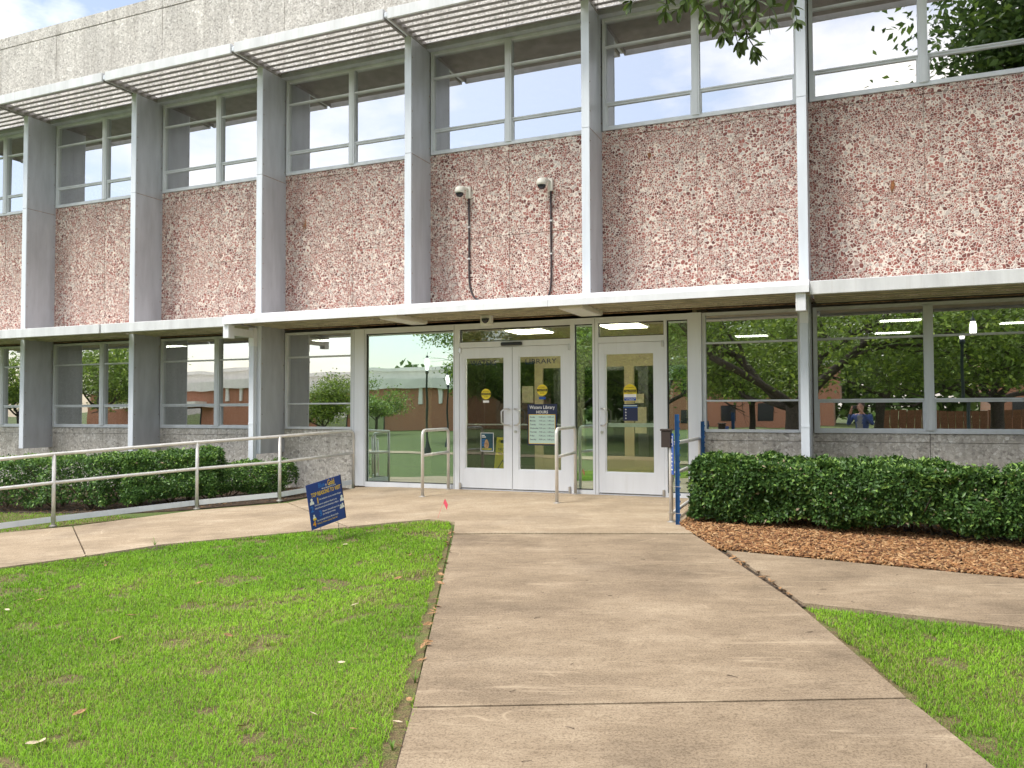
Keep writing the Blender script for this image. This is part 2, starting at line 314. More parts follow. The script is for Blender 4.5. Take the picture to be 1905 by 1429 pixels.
# ------------------------------------------------------------------ mesh helpers
class MB:
    def __init__(s): s.v = []; s.f = []; s.mi = []
    def add(s, vs, fs, mi=0):
        o = len(s.v); s.v += [tuple(x) for x in vs]
        for f in fs: s.f.append(tuple(i+o for i in f)); s.mi.append(mi)
    def box(s, x0, x1, y0, y1, z0, z1, mi=0, c=0.0):
        if x0 > x1: x0, x1 = x1, x0
        if y0 > y1: y0, y1 = y1, y0
        if z0 > z1: z0, z1 = z1, z0
        if c <= 0:
            vs = [(x, y, z) for z in (z0, z1) for y in (y0, y1) for x in (x0, x1)]
            s.add(vs, [(0, 2, 3, 1), (4, 5, 7, 6), (0, 1, 5, 4), (2, 6, 7, 3), (0, 4, 6, 2), (1, 3, 7, 5)], mi)
        else:
            bm = bmesh.new(); bmesh.ops.create_cube(bm, size=1)
            for v in bm.verts:
                v.co = Vector(((x0+x1)/2+v.co.x*(x1-x0), (y0+y1)/2+v.co.y*(y1-y0), (z0+z1)/2+v.co.z*(z1-z0)))
            bmesh.ops.bevel(bm, geom=bm.edges[:], offset=min(c, .45*min(x1-x0, y1-y0, z1-z0)), segments=1, affect='EDGES')
            bm.verts.index_update(); s.add([v.co[:] for v in bm.verts], [[v.index for v in f.verts] for f in bm.faces], mi); bm.free()
        return s
    def obox(s, A, B, w, h, up=Vector((0, 0, 1)), mi=0):        # bar from A to B, w across, h along up
        A = Vector(A); B = Vector(B); d = (B-A).normalized(); sd_ = d.cross(up)
        if sd_.length < 1e-4: sd_ = d.cross(Vector((0, 1, 0)))
        sd_.normalize(); u = sd_.cross(d).normalized()
        vs = [P+sd_*(i*w/2)+u*(j*h/2) for P in (A, B) for j in (-1, 1) for i in (-1, 1)]
        s.add(vs, [(0, 1, 3, 2), (4, 6, 7, 5), (0, 4, 5, 1), (2, 3, 7, 6), (0, 2, 6, 4), (1, 5, 7, 3)], mi); return s
    def tube(s, pts, rad, n=10, mi=0, cap=True):
        pts = [Vector(p) for p in pts]; rad = rad if hasattr(rad, '__len__') else [rad]*len(pts)
        prev = None; rings = []
        for i, p in enumerate(pts):
            d = (pts[min(i+1, len(pts)-1)]-pts[max(i-1, 0)]).normalized()
            if prev is None:
                u = d.orthogonal().normalized()
            else:
                u = (prev - d*prev.dot(d)); u = u.normalized() if u.length > 1e-5 else d.orthogonal().normalized()
            prev = u; w = d.cross(u)
            rings.append([p+(u*math.cos(2*math.pi*k/n)+w*math.sin(2*math.pi*k/n))*rad[i] for k in range(n)])
        vs = [v for r_ in rings for v in r_]; fs = []
        for i in range(len(rings)-1):
            for k in range(n):
                fs.append((i*n+k, i*n+(k+1) % n, (i+1)*n+(k+1) % n, (i+1)*n+k))
        if cap: fs.append(tuple(range(n-1, -1, -1))); fs.append(tuple((len(rings)-1)*n+k for k in range(n)))
        s.add(vs, fs, mi); return s
    def lathe(s, prof, c, n=16, mi=0):
        vs = []; fs = []
        for r_, z in prof:
            for k in range(n): a = 2*math.pi*k/n; vs.append((c[0]+r_*math.cos(a), c[1]+r_*math.sin(a), c[2]+z))
        for i in range(len(prof)-1):
            for k in range(n): fs.append((i*n+k, i*n+(k+1) % n, (i+1)*n+(k+1) % n, (i+1)*n+k))
        s.add(vs, fs, mi); return s
    def build(s, name, mats, parent=None, smooth=False, loc=None, rz=None):
        me = bpy.data.meshes.new(name); me.from_pydata(s.v, [], s.f)
        mats = mats if isinstance(mats, (list, tuple)) else [mats]
        for mm in mats: me.materials.append(MAT[mm])
        if any(s.mi): me.polygons.foreach_set('material_index', s.mi)
        if smooth: me.polygons.foreach_set('use_smooth', [True]*len(me.polygons))
        me.update(); o = bpy.data.objects.new(name, me); COL.objects.link(o)
        if parent is not None: o.parent = parent
        if loc is not None: o.location = loc
        if rz is not None: o.rotation_euler.z = rz
        return o
def tag(o, label=None, cat=None, group=None, kind=None):
    if label: o['label'] = label
    if cat: o['category'] = cat
    if group: o['group'] = group
    if kind: o['kind'] = kind
    return o
def empty(name, loc=(0, 0, 0), rz=0, **kw):
    o = bpy.data.objects.new(name, None); COL.objects.link(o); o.location = loc; o.rotation_euler.z = rz; o.empty_display_size = .2
    return tag(o, **kw)
def bx(name, mat, parent, x0, x1, y0, y1, z0, z1, c=0.0):
    return MB().box(x0, x1, y0, y1, z0, z1, c=c).build(name, mat, parent)
def copy_obj(o, parent=None):
    c = o.copy(); COL.objects.link(c); c.parent = parent; return c
def text(name, body, size, mat, parent, M, align='LEFT', width=None, bold=0.0, sx=1.0):
    cu = bpy.data.curves.new('t', 'FONT'); cu.body = body; cu.size = size; cu.align_x = align; cu.resolution_u = 2; cu.offset = bold*size
    to = bpy.data.objects.new('t', cu); COL.objects.link(to); dg = bpy.context.evaluated_depsgraph_get()
    me = bpy.data.meshes.new_from_object(to.evaluated_get(dg)); bpy.data.objects.remove(to); bpy.data.curves.remove(cu)
    xs = [v.co.x for v in me.vertices] or [0]
    k = sx
    if width: k = width/max(1e-4, max(xs)-min(xs))
    me.transform(M @ Matrix.Diagonal((k, 1, 1, 1))); me.name = name
    me.materials.clear(); me.materials.append(MAT[mat]); o = bpy.data.objects.new(name, me); COL.objects.link(o); o.parent = parent; return o
def face_front(x, y, z):                  # text matrix on a plane facing -Y
    return Matrix.Translation((x, y, z)) @ Matrix.Rotation(R(90), 4, 'X')

def smooth_noise(a, b, scale, seed):
    g = np.random.default_rng(seed).random((64, 64)); x = a/scale; y = b/scale
    xi = np.floor(x).astype(int); yi = np.floor(y).astype(int); fx = x-xi; fy = y-yi
    fx = fx*fx*(3-2*fx); fy = fy*fy*(3-2*fy); q = lambda i, j: g[i % 64, j % 64]
    return (q(xi, yi)*(1-fx)+q(xi+1, yi)*fx)*(1-fy)+(q(xi, yi+1)*(1-fx)+q(xi+1, yi+1)*fx)*fy
def np_mesh(name, V, F, mat, parent=None, col=None, smooth=False):
    """V (n,3), F (m,k) equal-size faces, col per-vertex"""
    me = bpy.data.meshes.new(name); V = np.asarray(V, dtype=np.float32); F = np.asarray(F, dtype=np.int32); k = F.shape[1]
    me.vertices.add(len(V)); me.vertices.foreach_set('co', V.ravel())
    me.loops.add(F.size); me.loops.foreach_set('vertex_index', F.ravel())
    me.polygons.add(len(F)); me.polygons.foreach_set('loop_start', np.arange(0, F.size, k, dtype=np.int32))
    if smooth: me.polygons.foreach_set('use_smooth', np.ones(len(F), dtype=bool))
    me.update(calc_edges=True); me.materials.append(MAT[mat])
    if col is not None:
        ca = me.color_attributes.new('col', 'FLOAT_COLOR', 'POINT'); c4 = np.ones((len(V), 4), dtype=np.float32); c4[:, :3] = col; ca.data.foreach_set('color', c4.ravel())
    o = bpy.data.objects.new(name, me); COL.objects.link(o)
    if parent is not None: o.parent = parent
    return o
def unit(v): return v/np.maximum(np.linalg.norm(v, axis=1, keepdims=True), 1e-9)
def leaves(C, D, Nn, ln, wd, fold=.25):
    """diamond leaves at C, along D, normal Nn -> V, F (two triangles a leaf)"""
    D = unit(D); S = unit(np.cross(D, Nn)); U = np.cross(S, D); n = len(C); ln = ln[:, None]; wd = wd[:, None]
    a = C; l_ = C+D*ln*.45+S*wd*.5+U*wd*fold; t_ = C+D*ln; r_ = C+D*ln*.45-S*wd*.5+U*wd*fold
    V = np.stack([a, l_, t_, r_], 1).reshape(-1, 3); i = np.arange(n)[:, None]*4
    F = np.concatenate([i+np.array([[0, 2, 1]]), i+np.array([[0, 3, 2]])], 0)
    return V, F

# ------------------------------------------------------------------ ground, paths
LOC0 = (0, CAMY, 0)
def in_poly(a, b, poly):
    inside = np.zeros(len(a), bool); j = len(poly)-1
    for i in range(len(poly)):
        xi, yi = poly[i]; xj, yj = poly[j]
        cnd = ((yi > b) != (yj > b)) & (a < (xj-xi)*(b-yi)/((yj-yi) or 1e-12)+xi); inside ^= cnd; j = i
    return inside
def edge_dist(a, b, poly):
    d = np.full(len(a), 1e9)
    for i in range(len(poly)):
        x0, y0 = poly[i]; x1, y1 = poly[(i+1) % len(poly)]; dx, dy = x1-x0, y1-y0
        t = np.clip(((a-x0)*dx+(b-y0)*dy)/max(dx*dx+dy*dy, 1e-12), 0, 1); d = np.minimum(d, np.hypot(a-x0-t*dx, b-y0-t*dy))
    return d
def inset(poly, d):
    n = len(poly); ar = sum(poly[i][0]*poly[(i+1) % n][1]-poly[(i+1) % n][0]*poly[i][1] for i in range(n)); sgn = 1 if ar > 0 else -1
    out = []
    for i in range(n):
        p0, p1, p2 = (Vector(poly[(i+k) % n]) for k in (-1, 0, 1)); e1 = (p1-p0).normalized(); e2 = (p2-p1).normalized()
        n1 = Vector((-e1.y, e1.x))*sgn; n2 = Vector((-e2.y, e2.x))*sgn; bs = n1+n2; k = max(.35, 1+n1.dot(n2)); q = p1+bs*(d/k); out.append((q.x, q.y))
    return out
def sheet(name, poly, mat, parent=None, lift=0.0, thick=.12, chamfer=.008, edge=.45):
    bm = bmesh.new(); bm.faces.new([bm.verts.new((x, y, 0)) for x, y in poly]); bm.normal_update()
    for f in bm.faces:
        if f.normal.z < 0: f.normal_flip()
    bmesh.ops.triangulate(bm, faces=bm.faces[:])
    for _ in range(6):
        es = [e for e in bm.edges if e.calc_length() > edge*1.6]
        if not es: break
        bmesh.ops.subdivide_edges(bm, edges=es, cuts=1); bmesh.ops.triangulate(bm, faces=bm.faces[:])
    bd = [e for e in bm.edges if e.is_boundary]
    for v in bm.verts: v.co.z = zg(v.co.x, v.co.y)+lift
    if thick:
        r_ = bmesh.ops.extrude_edge_only(bm, edges=bd); nv = [g for g in r_['geom'] if isinstance(g, bmesh.types.BMVert)]
        for v in nv: v.co.z -= thick
    bmesh.ops.recalc_face_normals(bm, faces=bm.faces[:])
    me = bpy.data.meshes.new(name); bm.to_mesh(me); bm.free(); me.materials.append(MAT[mat])
    o = bpy.data.objects.new(name, me); COL.objects.link(o)
    if parent is None: o.location = LOC0; o.rotation_euler.z = YAW
    else: o.parent = parent
    return o

# one ground sheet to the horizon: fine near the building, coarse far away
def axis(lims):
    out = []
    for a, b, s_ in lims: out += list(np.arange(a, b, s_))
    return np.array(out+[lims[-1][1]])
ga = axis([(-900, -100, 100), (-100, -20, 8), (-20, 14, .5), (14, 100, 8), (100, 900, 100)])
gb = axis([(-900, -100, 100), (-100, -12, 8), (-12, 26, .5), (26, 100, 8), (100, 900, 100)])
A_, B_ = np.meshgrid(ga, gb, indexing='ij'); Z_ = zgv(A_, B_)-.035
nA, nB = A_.shape; V = np.stack([A_.ravel(), B_.ravel(), Z_.ravel()], 1)
ii, jj = np.meshgrid(np.arange(nA-1), np.arange(nB-1), indexing='ij'); k0 = (ii*nB+jj).ravel(); F = np.stack([k0, k0+nB, k0+nB+1, k0+1], 1)
ground = np_mesh('ground', V, F, 'turf_ground', smooth=True); ground.location = LOC0; ground.rotation_euler.z = YAW
tag(ground, 'grassy ground around the library', None, None, 'structure')

latL0, latR0 = G(767, 1315), G(1688, 1298)
wl = lambda x, y: to_local(x, y)
P_land = [G(843, 992.5), G(846, 971), G(800, 966), G(740, 971), G(648, 980), G(536, 935), G(600, 921), G(661, 908), wl(-7.66, -.03), wl(-1.95, -.03), wl(-1.9, -1.0), G(1265, 975), G(1290, 992)]
P_mid = [G(843, 994.5), G(1290, 994), G(1332, 1020), G(1480, 1120), latR0, latL0]
P_near = [(latL0[0], latL0[1]-.012), (latR0[0], latR0[1]-.012), (2.02, -.3), (-.44, -.3)]
P_back = [(-.44, -.312), (2.02, -.312), (2.05, -4.6), (-.42, -4.6)]
P_back2 = [(-.42, -4.612), (2.05, -4.612), (2.1, -9), (-.4, -9)]
path = sheet('path', [G(850, 1000), G(1300, 1004), (1.9, -8.9), (-.3, -8.9)], 'soil', None, -.022, 0)
tag(path, 'worn tan concrete path leading to the entrance', None, None, 'structure')
path_slabs = [sheet('slab', inset(p, .004), 'path_concrete', path) for p in (P_mid, P_near, P_back, P_back2)]
landing = sheet('landing', inset(P_land, .004), 'walk_concrete'); tag(landing, 'concrete landing at the entrance doors', None, None, 'structure')
walk = sheet('walkway', inset([G(640, 980), G(150, 1040), G(-300, 1108), G(-300, 1028), G(130, 983), G(530, 938)], .06), 'soil', None, -.022, 0)
tag(walk, 'sloping concrete walkway beside the handrail', None, None, 'structure')
W1 = [G(646, 980.5), G(560, 989), G(450, 999), G(300, 1013), G(161, 1034), G(136, 979), G(366, 949), G(534, 935.5)]
W2 = [G(159.5, 1034.5), G(0, 1056), G(-330, 1112), G(-330, 1026), G(0, 991), G(134.5, 979.3)]
for p in (W1, W2): sheet('slab', inset(p, .004), 'walk_concrete', walk)
side = sheet('side_walk', [G(1352, 1024), G(1905, 1077), G(2900, 1173), G(2900, 1290), G(1905, 1167), G(1494, 1121.5)], 'path_concrete'); tag(side, 'concrete side walk along the mulch bed', None, None, 'structure')
gap_soil = sheet('soil_gap', [G(1330, 1018), G(1358, 1026), G(1500, 1124), G(1480, 1123)], 'soil', None, -.02, 0); tag(gap_soil, 'soil filled gap between path and side walk', None, None, 'structure')
P_mulch = [G(1266, 977), G(1330, 1018), G(1905, 1074), G(2900, 1170), wl(6.5, -.02), wl(-1.9, -.02), wl(-1.88, -1.0)]
mulch_bed = sheet('mulch_bed', P_mulch, 'soil', None, -.012, .05); tag(mulch_bed, 'dark soil under the bark mulch', None, None, 'structure')
P_bedl = [G(-300, 958), G(0, 950), G(190, 954), G(330, 947), G(520, 931), G(655, 908), wl(-7.8, -.03), wl(-18, -.03)]
bedl = sheet('planting_bed', P_bedl, 'soil', None, -.02, .05); tag(bedl, 'dark soil bed behind the handrail', None, None, 'structure')

# ------------------------------------------------------------------ the library
S, FWID, FD = 2.86, .118, .634
fc = lambda i: -.575+(i-6)*S               # fin centre lines
I0, I1 = 0, 8
lib = empty('library_building', (-5, 0, 0), label='two-storey library with pink stone panels, grey metal fins and glass entrance', cat='building')
LX = -5.0
def B(name, mat, x0, x1, y0, y1, z0, z1, c=0.0, parent=None):
    if parent is None: return bx(name, mat, lib, x0-LX, x1-LX, y0, y1, z0, z1, c)
    return bx(name, mat, parent, x0-LX, x1-LX, y0, y1, z0, z1, c)
def BB(mb, name, mat, parent=None, smooth=False):
    mb.v = [(v[0]-LX, v[1], v[2]) for v in mb.v]; return mb.build(name, mat, parent if parent is not None else lib, smooth)
XA, XB = fc(I0), fc(I1)
# wall panels: each its own piece with recessed joints
def panel(name, mat, x0, x1, z0, z1, dy=0.0):
    j = .0028; return B(name, mat, x0+j, x1-j, -.004+dy, .16, z0+j*.8, z1-j*.8, .003)
for i in range(I0, I1):
    for h in (0, 1):
        x0 = fc(i)+h*S/2; x1 = x0+S/2
        panel('parapet_panel', 'grey_aggregate', x0, x1, 7.11, 8.875, rng.uniform(-.003, .003))
        panel('coping_panel', 'grey_aggregate', x0, x1, 8.885, 9.117, rng.uniform(-.003, .003)-.004)
        panel('wall_panel', 'pink_aggregate', x0, x1, 2.66, 3.92, rng.uniform(-.003, .003))
        panel('wall_panel', 'pink_aggregate', x0, x1, 3.92, 5.225, rng.uniform(-.003, .003))
        panel('sill_panel', 'pink_aggregate', x0, x1, 5.225, 5.32, -.006)
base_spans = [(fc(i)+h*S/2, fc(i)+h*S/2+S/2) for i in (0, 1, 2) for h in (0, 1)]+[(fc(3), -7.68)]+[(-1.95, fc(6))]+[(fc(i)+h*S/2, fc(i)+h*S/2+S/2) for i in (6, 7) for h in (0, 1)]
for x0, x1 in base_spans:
    panel('base_panel', 'grey_aggregate_lightened', x0, x1, -.8, .80, 0); panel('sill_panel', 'grey_aggregate_lightened', x0, x1, .80, .912, -.005)
B('mortar_bed', 'mortar', XA, XB, .006, .20, 2.68, 5.318); B('mortar_bed', 'mortar', XA, XB, .006, .22, 7.115, 8.87)

def stain(px, py, w, h, n=3):
    mb = MB(); rg = random.Random(int(px))
    for k in range(n):
        c = on_y(px+rg.uniform(-4, 4)*(k > 0), py+rg.uniform(-14, 14)*(k > 0)); pts = [(c.x+w*(.5+.5*rg.random())*math.cos(t)*(1-.4*(math.sin(t) < 0)), -.0095-.0004*k, c.z+h*(.6+.4*rg.random())*math.sin(t)) for t in np.linspace(0, 2*math.pi, 15)[:-1]]; mb.add(pts, [tuple(range(14))])
    BB(mb, 'rust_stain', 'rust_stain')
plain('rust_stain', (.30, .125, .05), .9, 0, .5, 30)
stain(1662, 345, .022, .085, 2); stain(566, 422, .016, .13, 2); stain(1208, 290, .03, .06, 1)
# windows: a frame with its panes
def pane(parent, x0, x1, z0, z1, y, mat='window_glass', tilt=.0028):
    cx, cz = (x0+x1)/2, (z0+z1)/2; hw, hh = (x1-x0)/2, (z1-z0)/2; mb = MB()
    vs = [(x, yy, z) for z in (-hh, hh) for yy in (0, .006) for x in (-hw, hw)]
    mb.add(vs, [(0, 1, 5, 4)], 0); mb.add(vs, [(0, 2, 3, 1), (4, 5, 7, 6), (2, 6, 7, 3), (0, 4, 6, 2), (1, 3, 7, 5)], 1)
    o = mb.build('pane', [mat, 'glass_edge'], parent); o.location = (cx-LX, y, cz)
    o.rotation_euler = (rng.normal(0, tilt), 0, rng.normal(0, tilt)); return o
def window(x0, x1, z0, z1, rails, cols=2, sash=True):
    mb = MB(); fw_ = .05; ya, yb = -.028, .06
    mb.box(x0, x0+fw_, ya, yb, z0, z1); mb.box(x1-fw_, x1, ya, yb, z0, z1)
    mb.box(x0+fw_, x1-fw_, ya-.004, yb, z0, z0+fw_*.8); mb.box(x0+fw_, x1-fw_, ya+.003, yb, z1-fw_*.8, z1)
    xs = [x0+fw_, x1-fw_]
    if cols == 2:
        cm = (x0+x1)/2; mb.box(cm-.054, cm+.054, ya-.018, yb, z0+fw_*.8, z1-fw_*.8); mb.box(cm-.030, cm+.030, ya-.026, ya-.0175, z0+fw_*.8, z1-fw_*.8)
        xs = [x0+fw_, cm-.054, cm+.054, x1-fw_]
    spans = [(xs[k], xs[k+1]) for k in range(0, len(xs), 2)]
    zs = [z0+fw_*.8]+rails+[z1-fw_*.8]
    for a, b in spans:
        for z in rails: mb.box(a, b, ya+.006, yb-.01, z-.013, z+.013); mb.box(a, b, ya-.004, ya+.0065, z-.006, z+.006)
    if sash:
        for a, b in spans:
            za, zb = zs[0], zs[1]-.013
            for (p, q, r_, s_) in ((a, a+.022, za, zb), (b-.022, b, za, zb), (a+.022, b-.022, za, za+.022), (a+.022, b-.022, zb-.022, zb)): mb.box(p, q, ya+.012, yb-.02, r_, s_)
    w = BB(mb, 'window', 'frame_metal')
    for a, b in spans:
        for k in range(len(zs)-1):
            za = zs[k]+(.013 if k else 0); zb = zs[k+1]-(.013 if k < len(zs)-2 else 0); e = .0225 if (sash and k == 0) else .001
            pane(w, a+e, b-e, za+e, zb-e, .012)
    return w
FH = FWID/2
for i in range(I0, I1):
    window(fc(i)+FH+.012, fc(i+1)-FH-.012, 5.322, 6.99, [5.72, 6.565])
LR = [1.345, 2.145]
for i in (0, 1, 2, 6, 7): window(fc(i)+FH+.012, fc(i+1)-FH-.012, .915, 2.57, LR)
window(fc(3)+FH+.012, -7.69, .915, 2.57, LR, 1, False)
window(-1.955, fc(6)-FH-.012, .915, 2.57, LR, 1, False)
B('window_head', 'frame_metal', XA, XB, -.02, .12, 6.992, 7.105); 
# fins
def fin(i, z0, z1):
    c = fc(i); mb = MB()
    mb.box(c-FH+.004, c+FH-.004, -FD+.02, -.006, z0, z1)
    f = BB(mb, 'fin', 'fin_metal')
    for (za, zb) in ([(z0, 5.185), (5.19, z1)] if z0 < 5 else [(z0, z1)]):
        B('front_flange', 'flange_metal', c-FH, c+FH, -FD, -FD+.0195, za, zb, .003, f)
    B('seam', 'rust', c+FH-.0045, c+FH-.0025, -FD+.03, -.02, 5.182, 5.190, 0, f)
    bt = MB()
    for z in np.arange(max(z0, .6)+.15, z1, .42):
        bt.box(c+FH-.004, c+FH+.002, -.05, -.038, z-.006, z+.006); bt.box(c+FH-.004, c+FH+.002, -FD+.035, -FD+.047, z-.006, z+.006)
    BB(bt, 'bolt_row', 'rust', f)['kind'] = 'stuff'
    return f
for i in range(I0, I1+1):
    fin(i, 2.76 if i in (4, 5) else .515, 7.07)
# sunshades over the upper windows
for i in range(I0, I1):
    a, b = fc(i)+.035, fc(i+1)-.035; sh = B('sunshade', 'fascia_metal', a, b, -1.30, -1.262, 6.985, 7.15, .006)
    B('end_plate', 'slat_metal', a, a+.03, -1.2615, -.16, 7.00, 7.10, 0, sh); B('end_plate', 'slat_metal', b-.03, b, -1.2615, -.16, 7.00, 7.10, 0, sh)
    B('top_lip', 'fascia_metal', a, b, -1.2615, -1.22, 7.12, 7.15, 0, sh)
    B('back_channel', 'fin_metal', a, b, -.155, -.022, 6.995, 7.10, 0, sh)
    for k in range(7):
        y = -1.135+k*.155; mb = MB()
        mb.obox((a+.03, y, 7.05), (b-.03, y, 7.05), .115, .008, up=Vector((0, -math.sin(R(14)), math.cos(R(14)))))
        BB(mb, 'slat', 'slat_metal', sh)
for i in range(I0, I1+1):
    c = fc(i); mb = MB(); mb.box(c-.03, c+.03, -1.285, -FD-.001, 7.02, 7.10, c=.01); mb.box(c-.03, c+.03, -FD, -.02, 7.072, 7.10); BB(mb, 'sunshade_arm', 'flange_metal')
# lower canopies
def canopy(x0, x1, zb, zt, yf, mat, white=False, dx=0.0):
    mb = MB()
    if white:
        prof = [(yf, zb), (yf, zb+.085), (yf+.085, zt), (yf+.13, zt), (yf+.13, zb+.02), (yf+.03, zb)]
        n = len(prof); vs = [(x, y, z) for x in (x0, x1) for y, z in prof]
        mb.add(vs, [tuple(range(n-1, -1, -1)), tuple(range(n, 2*n))]+[(k, (k+1) % n, n+(k+1) % n, n+k) for k in range(n)])
    else:
        mb.box(x0, x1, yf, yf+.05, zb, zt, c=.006)
    cn = BB(mb, 'canopy', mat)
    B('deck', 'fascia_metal', x0+.01, x1-.01, yf+(.1305 if white else .051), -.02, zb+.10, zb+.13, 0, cn)
    ys = np.linspace(yf+(.135 if white else .055), -.035, 8)
    for k in range(7):
        pb = MB(); y0, y1 = ys[k]+.003, ys[k+1]-.003; za = zb+.038-.0015*k
        pb.add([(x, y, z) for x in (x0+.015, x1-.015) for y, z in ((y0, za), (y1, za+.018), (y1, za+.035), (y0, za+.017))], [(0, 1, 2, 3), (7, 6, 5, 4), (0, 4, 5, 1), (1, 5, 6, 2), (2, 6, 7, 3), (3, 7, 4, 0)])
        BB(pb, 'soffit_plank', 'soffit', cn)
    B('rust_edge', 'rust', x0+.02, x1-.02, -.033, -.006, zb+.022, zb+.034, 0, cn)
    return cn
for i in (0, 1, 2): canopy(fc(i)+.02, fc(i+1)-.02 if i < 2 else fc(3)-.10, 2.575, 2.735, -1.30, 'fascia_metal')
for i in (6, 7): canopy(fc(i)+(.10 if i == 6 else .02), fc(i+1)-.02, 2.575, 2.735, -1.30, 'fascia_metal')
xs = [fc(3)-.095, -6.86, -3.74, fc(6)+.094]
mains = [canopy(xs[k]+(.002 if k else 0), xs[k+1]-(.002 if k < 2 else 0), 2.60, 2.755, -1.37, 'white_fascia', True) for k in range(3)]
# canopy lamps
def canopy_lamp(px, py, w=.30, d=.95, y0=-1.15):
    p = on_z(px, py, 2.62); o = MB(); o.box(p.x, p.x+w, y0, y0+d, 2.585, 2.652, c=.01)
    l_ = BB(o, 'soffit_lamp', 'ivory_plastic'); B('lens', 'print_white', p.x+.02, p.x+w-.02, y0+.02, y0+d-.02, 2.578, 2.586, 0, l_)
canopy_lamp(722, 592); canopy_lamp(1050, 574, .34)
# gutter boxes and downspouts at both ends of the white canopy
for i in (3, 6):
    c = fc(i)-(.055 if i == 3 else .0); mb = MB()
    mb.box(c-.058, c+.055, -1.33, -1.19, 2.385, 2.60, c=.004); mb.box(c-.050, c+.047, -1.189, -.74, 2.44, 2.56); mb.box(c-.052, c+.05, -.739, -.642, 2.30, 2.60)
    g = BB(mb, 'gutter_box', 'white_fascia')
    ds = MB(); ds.box(c-.05, c+.045, -.73, -.648, .16, 2.301); ds.box(c-.054, c+.049, -.734, -.646, 2.10, 2.13); ds.box(c-.054, c+.049, -.734, -.646, 1.0, 1.03)
    BB(ds, 'downspout', 'flange_metal', g)
# entrance framing
YF0, YF1 = -.045, .075
ef = MB()
for x0, x1 in ((-7.685, -7.44), (-5.815, -5.712), (-3.878, -3.815), (-3.535, -3.452), (-2.485, -2.445), (-2.150, -2.112)): ef.box(x0, x1, YF0, YF1, -.01, 2.575)
ef.box(-2.109, -1.958, YF0-.02, YF1, -.01, 2.575)
ef.box(-7.44, -5.815, YF0+.004, YF1, 2.49, 2.575); ef.box(-7.44, -5.815, YF0+.004, YF1, -.02, .06)
for a, b in ((-5.712, -3.878), (-3.452, -2.485)):
    ef.box(a, b, YF0+.004, YF1, 2.49, 2.575); ef.box(a, b, YF0+.006, YF1, 2.20, 2.285); ef.box(a, b, -.03, .06, -.012, .012)
for a, b in ((-3.815, -3.535), (-2.445, -2.150)): ef.box(a, b, YF0+.004, YF1, 2.49, 2.575); ef.box(a, b, YF0+.004, YF1, -.02, .055)
entr = BB(ef, 'entrance_frame', 'door_paint')
gk = MB()
for x0, x1, z0, z1 in ((-7.44, -5.815, .06, 2.49), (-5.712, -3.878, 2.285, 2.49), (-3.452, -2.485, 2.285, 2.49), (-3.815, -3.535, .055, 2.49), (-2.445, -2.150, .055, 2.49)):
    e = .014; gk.box(x0, x0+e, .0, .03, z0, z1); gk.box(x1-e, x1, .0, .03, z0, z1); gk.box(x0+e, x1-e, .0, .03, z0, z0+e); gk.box(x0+e, x1-e, .0, .03, z1-e, z1)
    pane(entr, x0+e, x1-e, z0+e, z1-e, .012, 'storefront_glass' if x1 < -5 and z0 < 1 else 'door_glass' if z0 > 1 else 'storefront_glass', .0012)
BB(gk, 'gasket', 'dark_gasket', entr)
jl = MB()
for x in (-7.66, -7.46, -5.80, -3.535+.035, -2.111): jl.box(x, x+.004, YF0-.0015, YF0+.002, 0, 2.56)
BB(jl, 'joint_line', 'dark_gasket', entr)
# doors
def door(x0, x1, pull_side, hinge_side, name='door'):
    x0 += .004; x1 -= .004; z0, z1 = .018, 2.192; g = (x0+.095, x1-.135, .315, 2.05) if hinge_side > 0 else (x0+.095, x1-.125, .315, 2.05)
    if pull_side > 0: g = (x0+.092, x1-.128, .315, 2.05)
    mb = MB(); ya, yb = -.038, .018
    mb.box(x0, g[0], ya, yb, z0, z1); mb.box(g[1], x1, ya, yb, z0, z1); mb.box(g[0], g[1], ya+.001, yb, z0, g[2]); mb.box(g[0], g[1], ya+.001, yb, g[3], z1)
    e = .018
    for (p, q, r_, s_) in ((g[0], g[0]+e, g[2], g[3]), (g[1]-e, g[1], g[2], g[3]), (g[0]+e, g[1]-e, g[2], g[2]+e), (g[0]+e, g[1]-e, g[3]-e, g[3])): mb.box(p, q, ya+.012, yb-.01, r_, s_)
    d = BB(mb, name, 'door_paint')
    pane(d, g[0]+e, g[1]-e, g[2]+e, g[3]-e, -.008, 'door_glass', .0012)
    xh = (x1-.05) if pull_side > 0 else (x0+.05); zh0, zh1 = 1.0, 1.245; off = (-.095 if pull_side > 0 else .095)
    hp = [(xh, -.04, zh0), (xh, -.085, zh0), (xh+off*.5, -.105, zh0), (xh+off, -.11, zh0+.04), (xh+off, -.11, zh1-.04), (xh+off*.5, -.105, zh1), (xh, -.085, zh1), (xh, -.04, zh1)]
    h_ = MB().tube(hp, .0125, 10); BB(h_, 'handle', 'steel', d, True)
    if pull_side < 0:
        lkb = MB().tube([(xh-.0, -.036, .90), (xh, -.052, .90)], .022, 14); BB(lkb, 'lock', 'steel', d)
    xg = x1-.012 if hinge_side > 0 else x0+.012
    for z in (2.15, .045):
        hb = MB(); hb.box(xg-.018, xg+.018, -.066, -.0385, z-.035, z+.055, c=.006); BB(hb, 'pivot_hinge', 'steel', d)
    pb = MB(); zb_ = 1.005; pb.box(g[0]+.02, g[1]-.02, .024, .05, zb_-(.028 if pull_side < 0 and x0 > -3.6 else .010), zb_+(.028 if pull_side < 0 and x0 > -3.6 else .010)); BB(pb, 'push_bar', 'door_paint', d)
    sl = MB(); sl.box(x0+.01, x1-.01, ya-.002, ya+.001, .018, .026); BB(sl, 'sweep', 'dark_gasket', d)
    return d
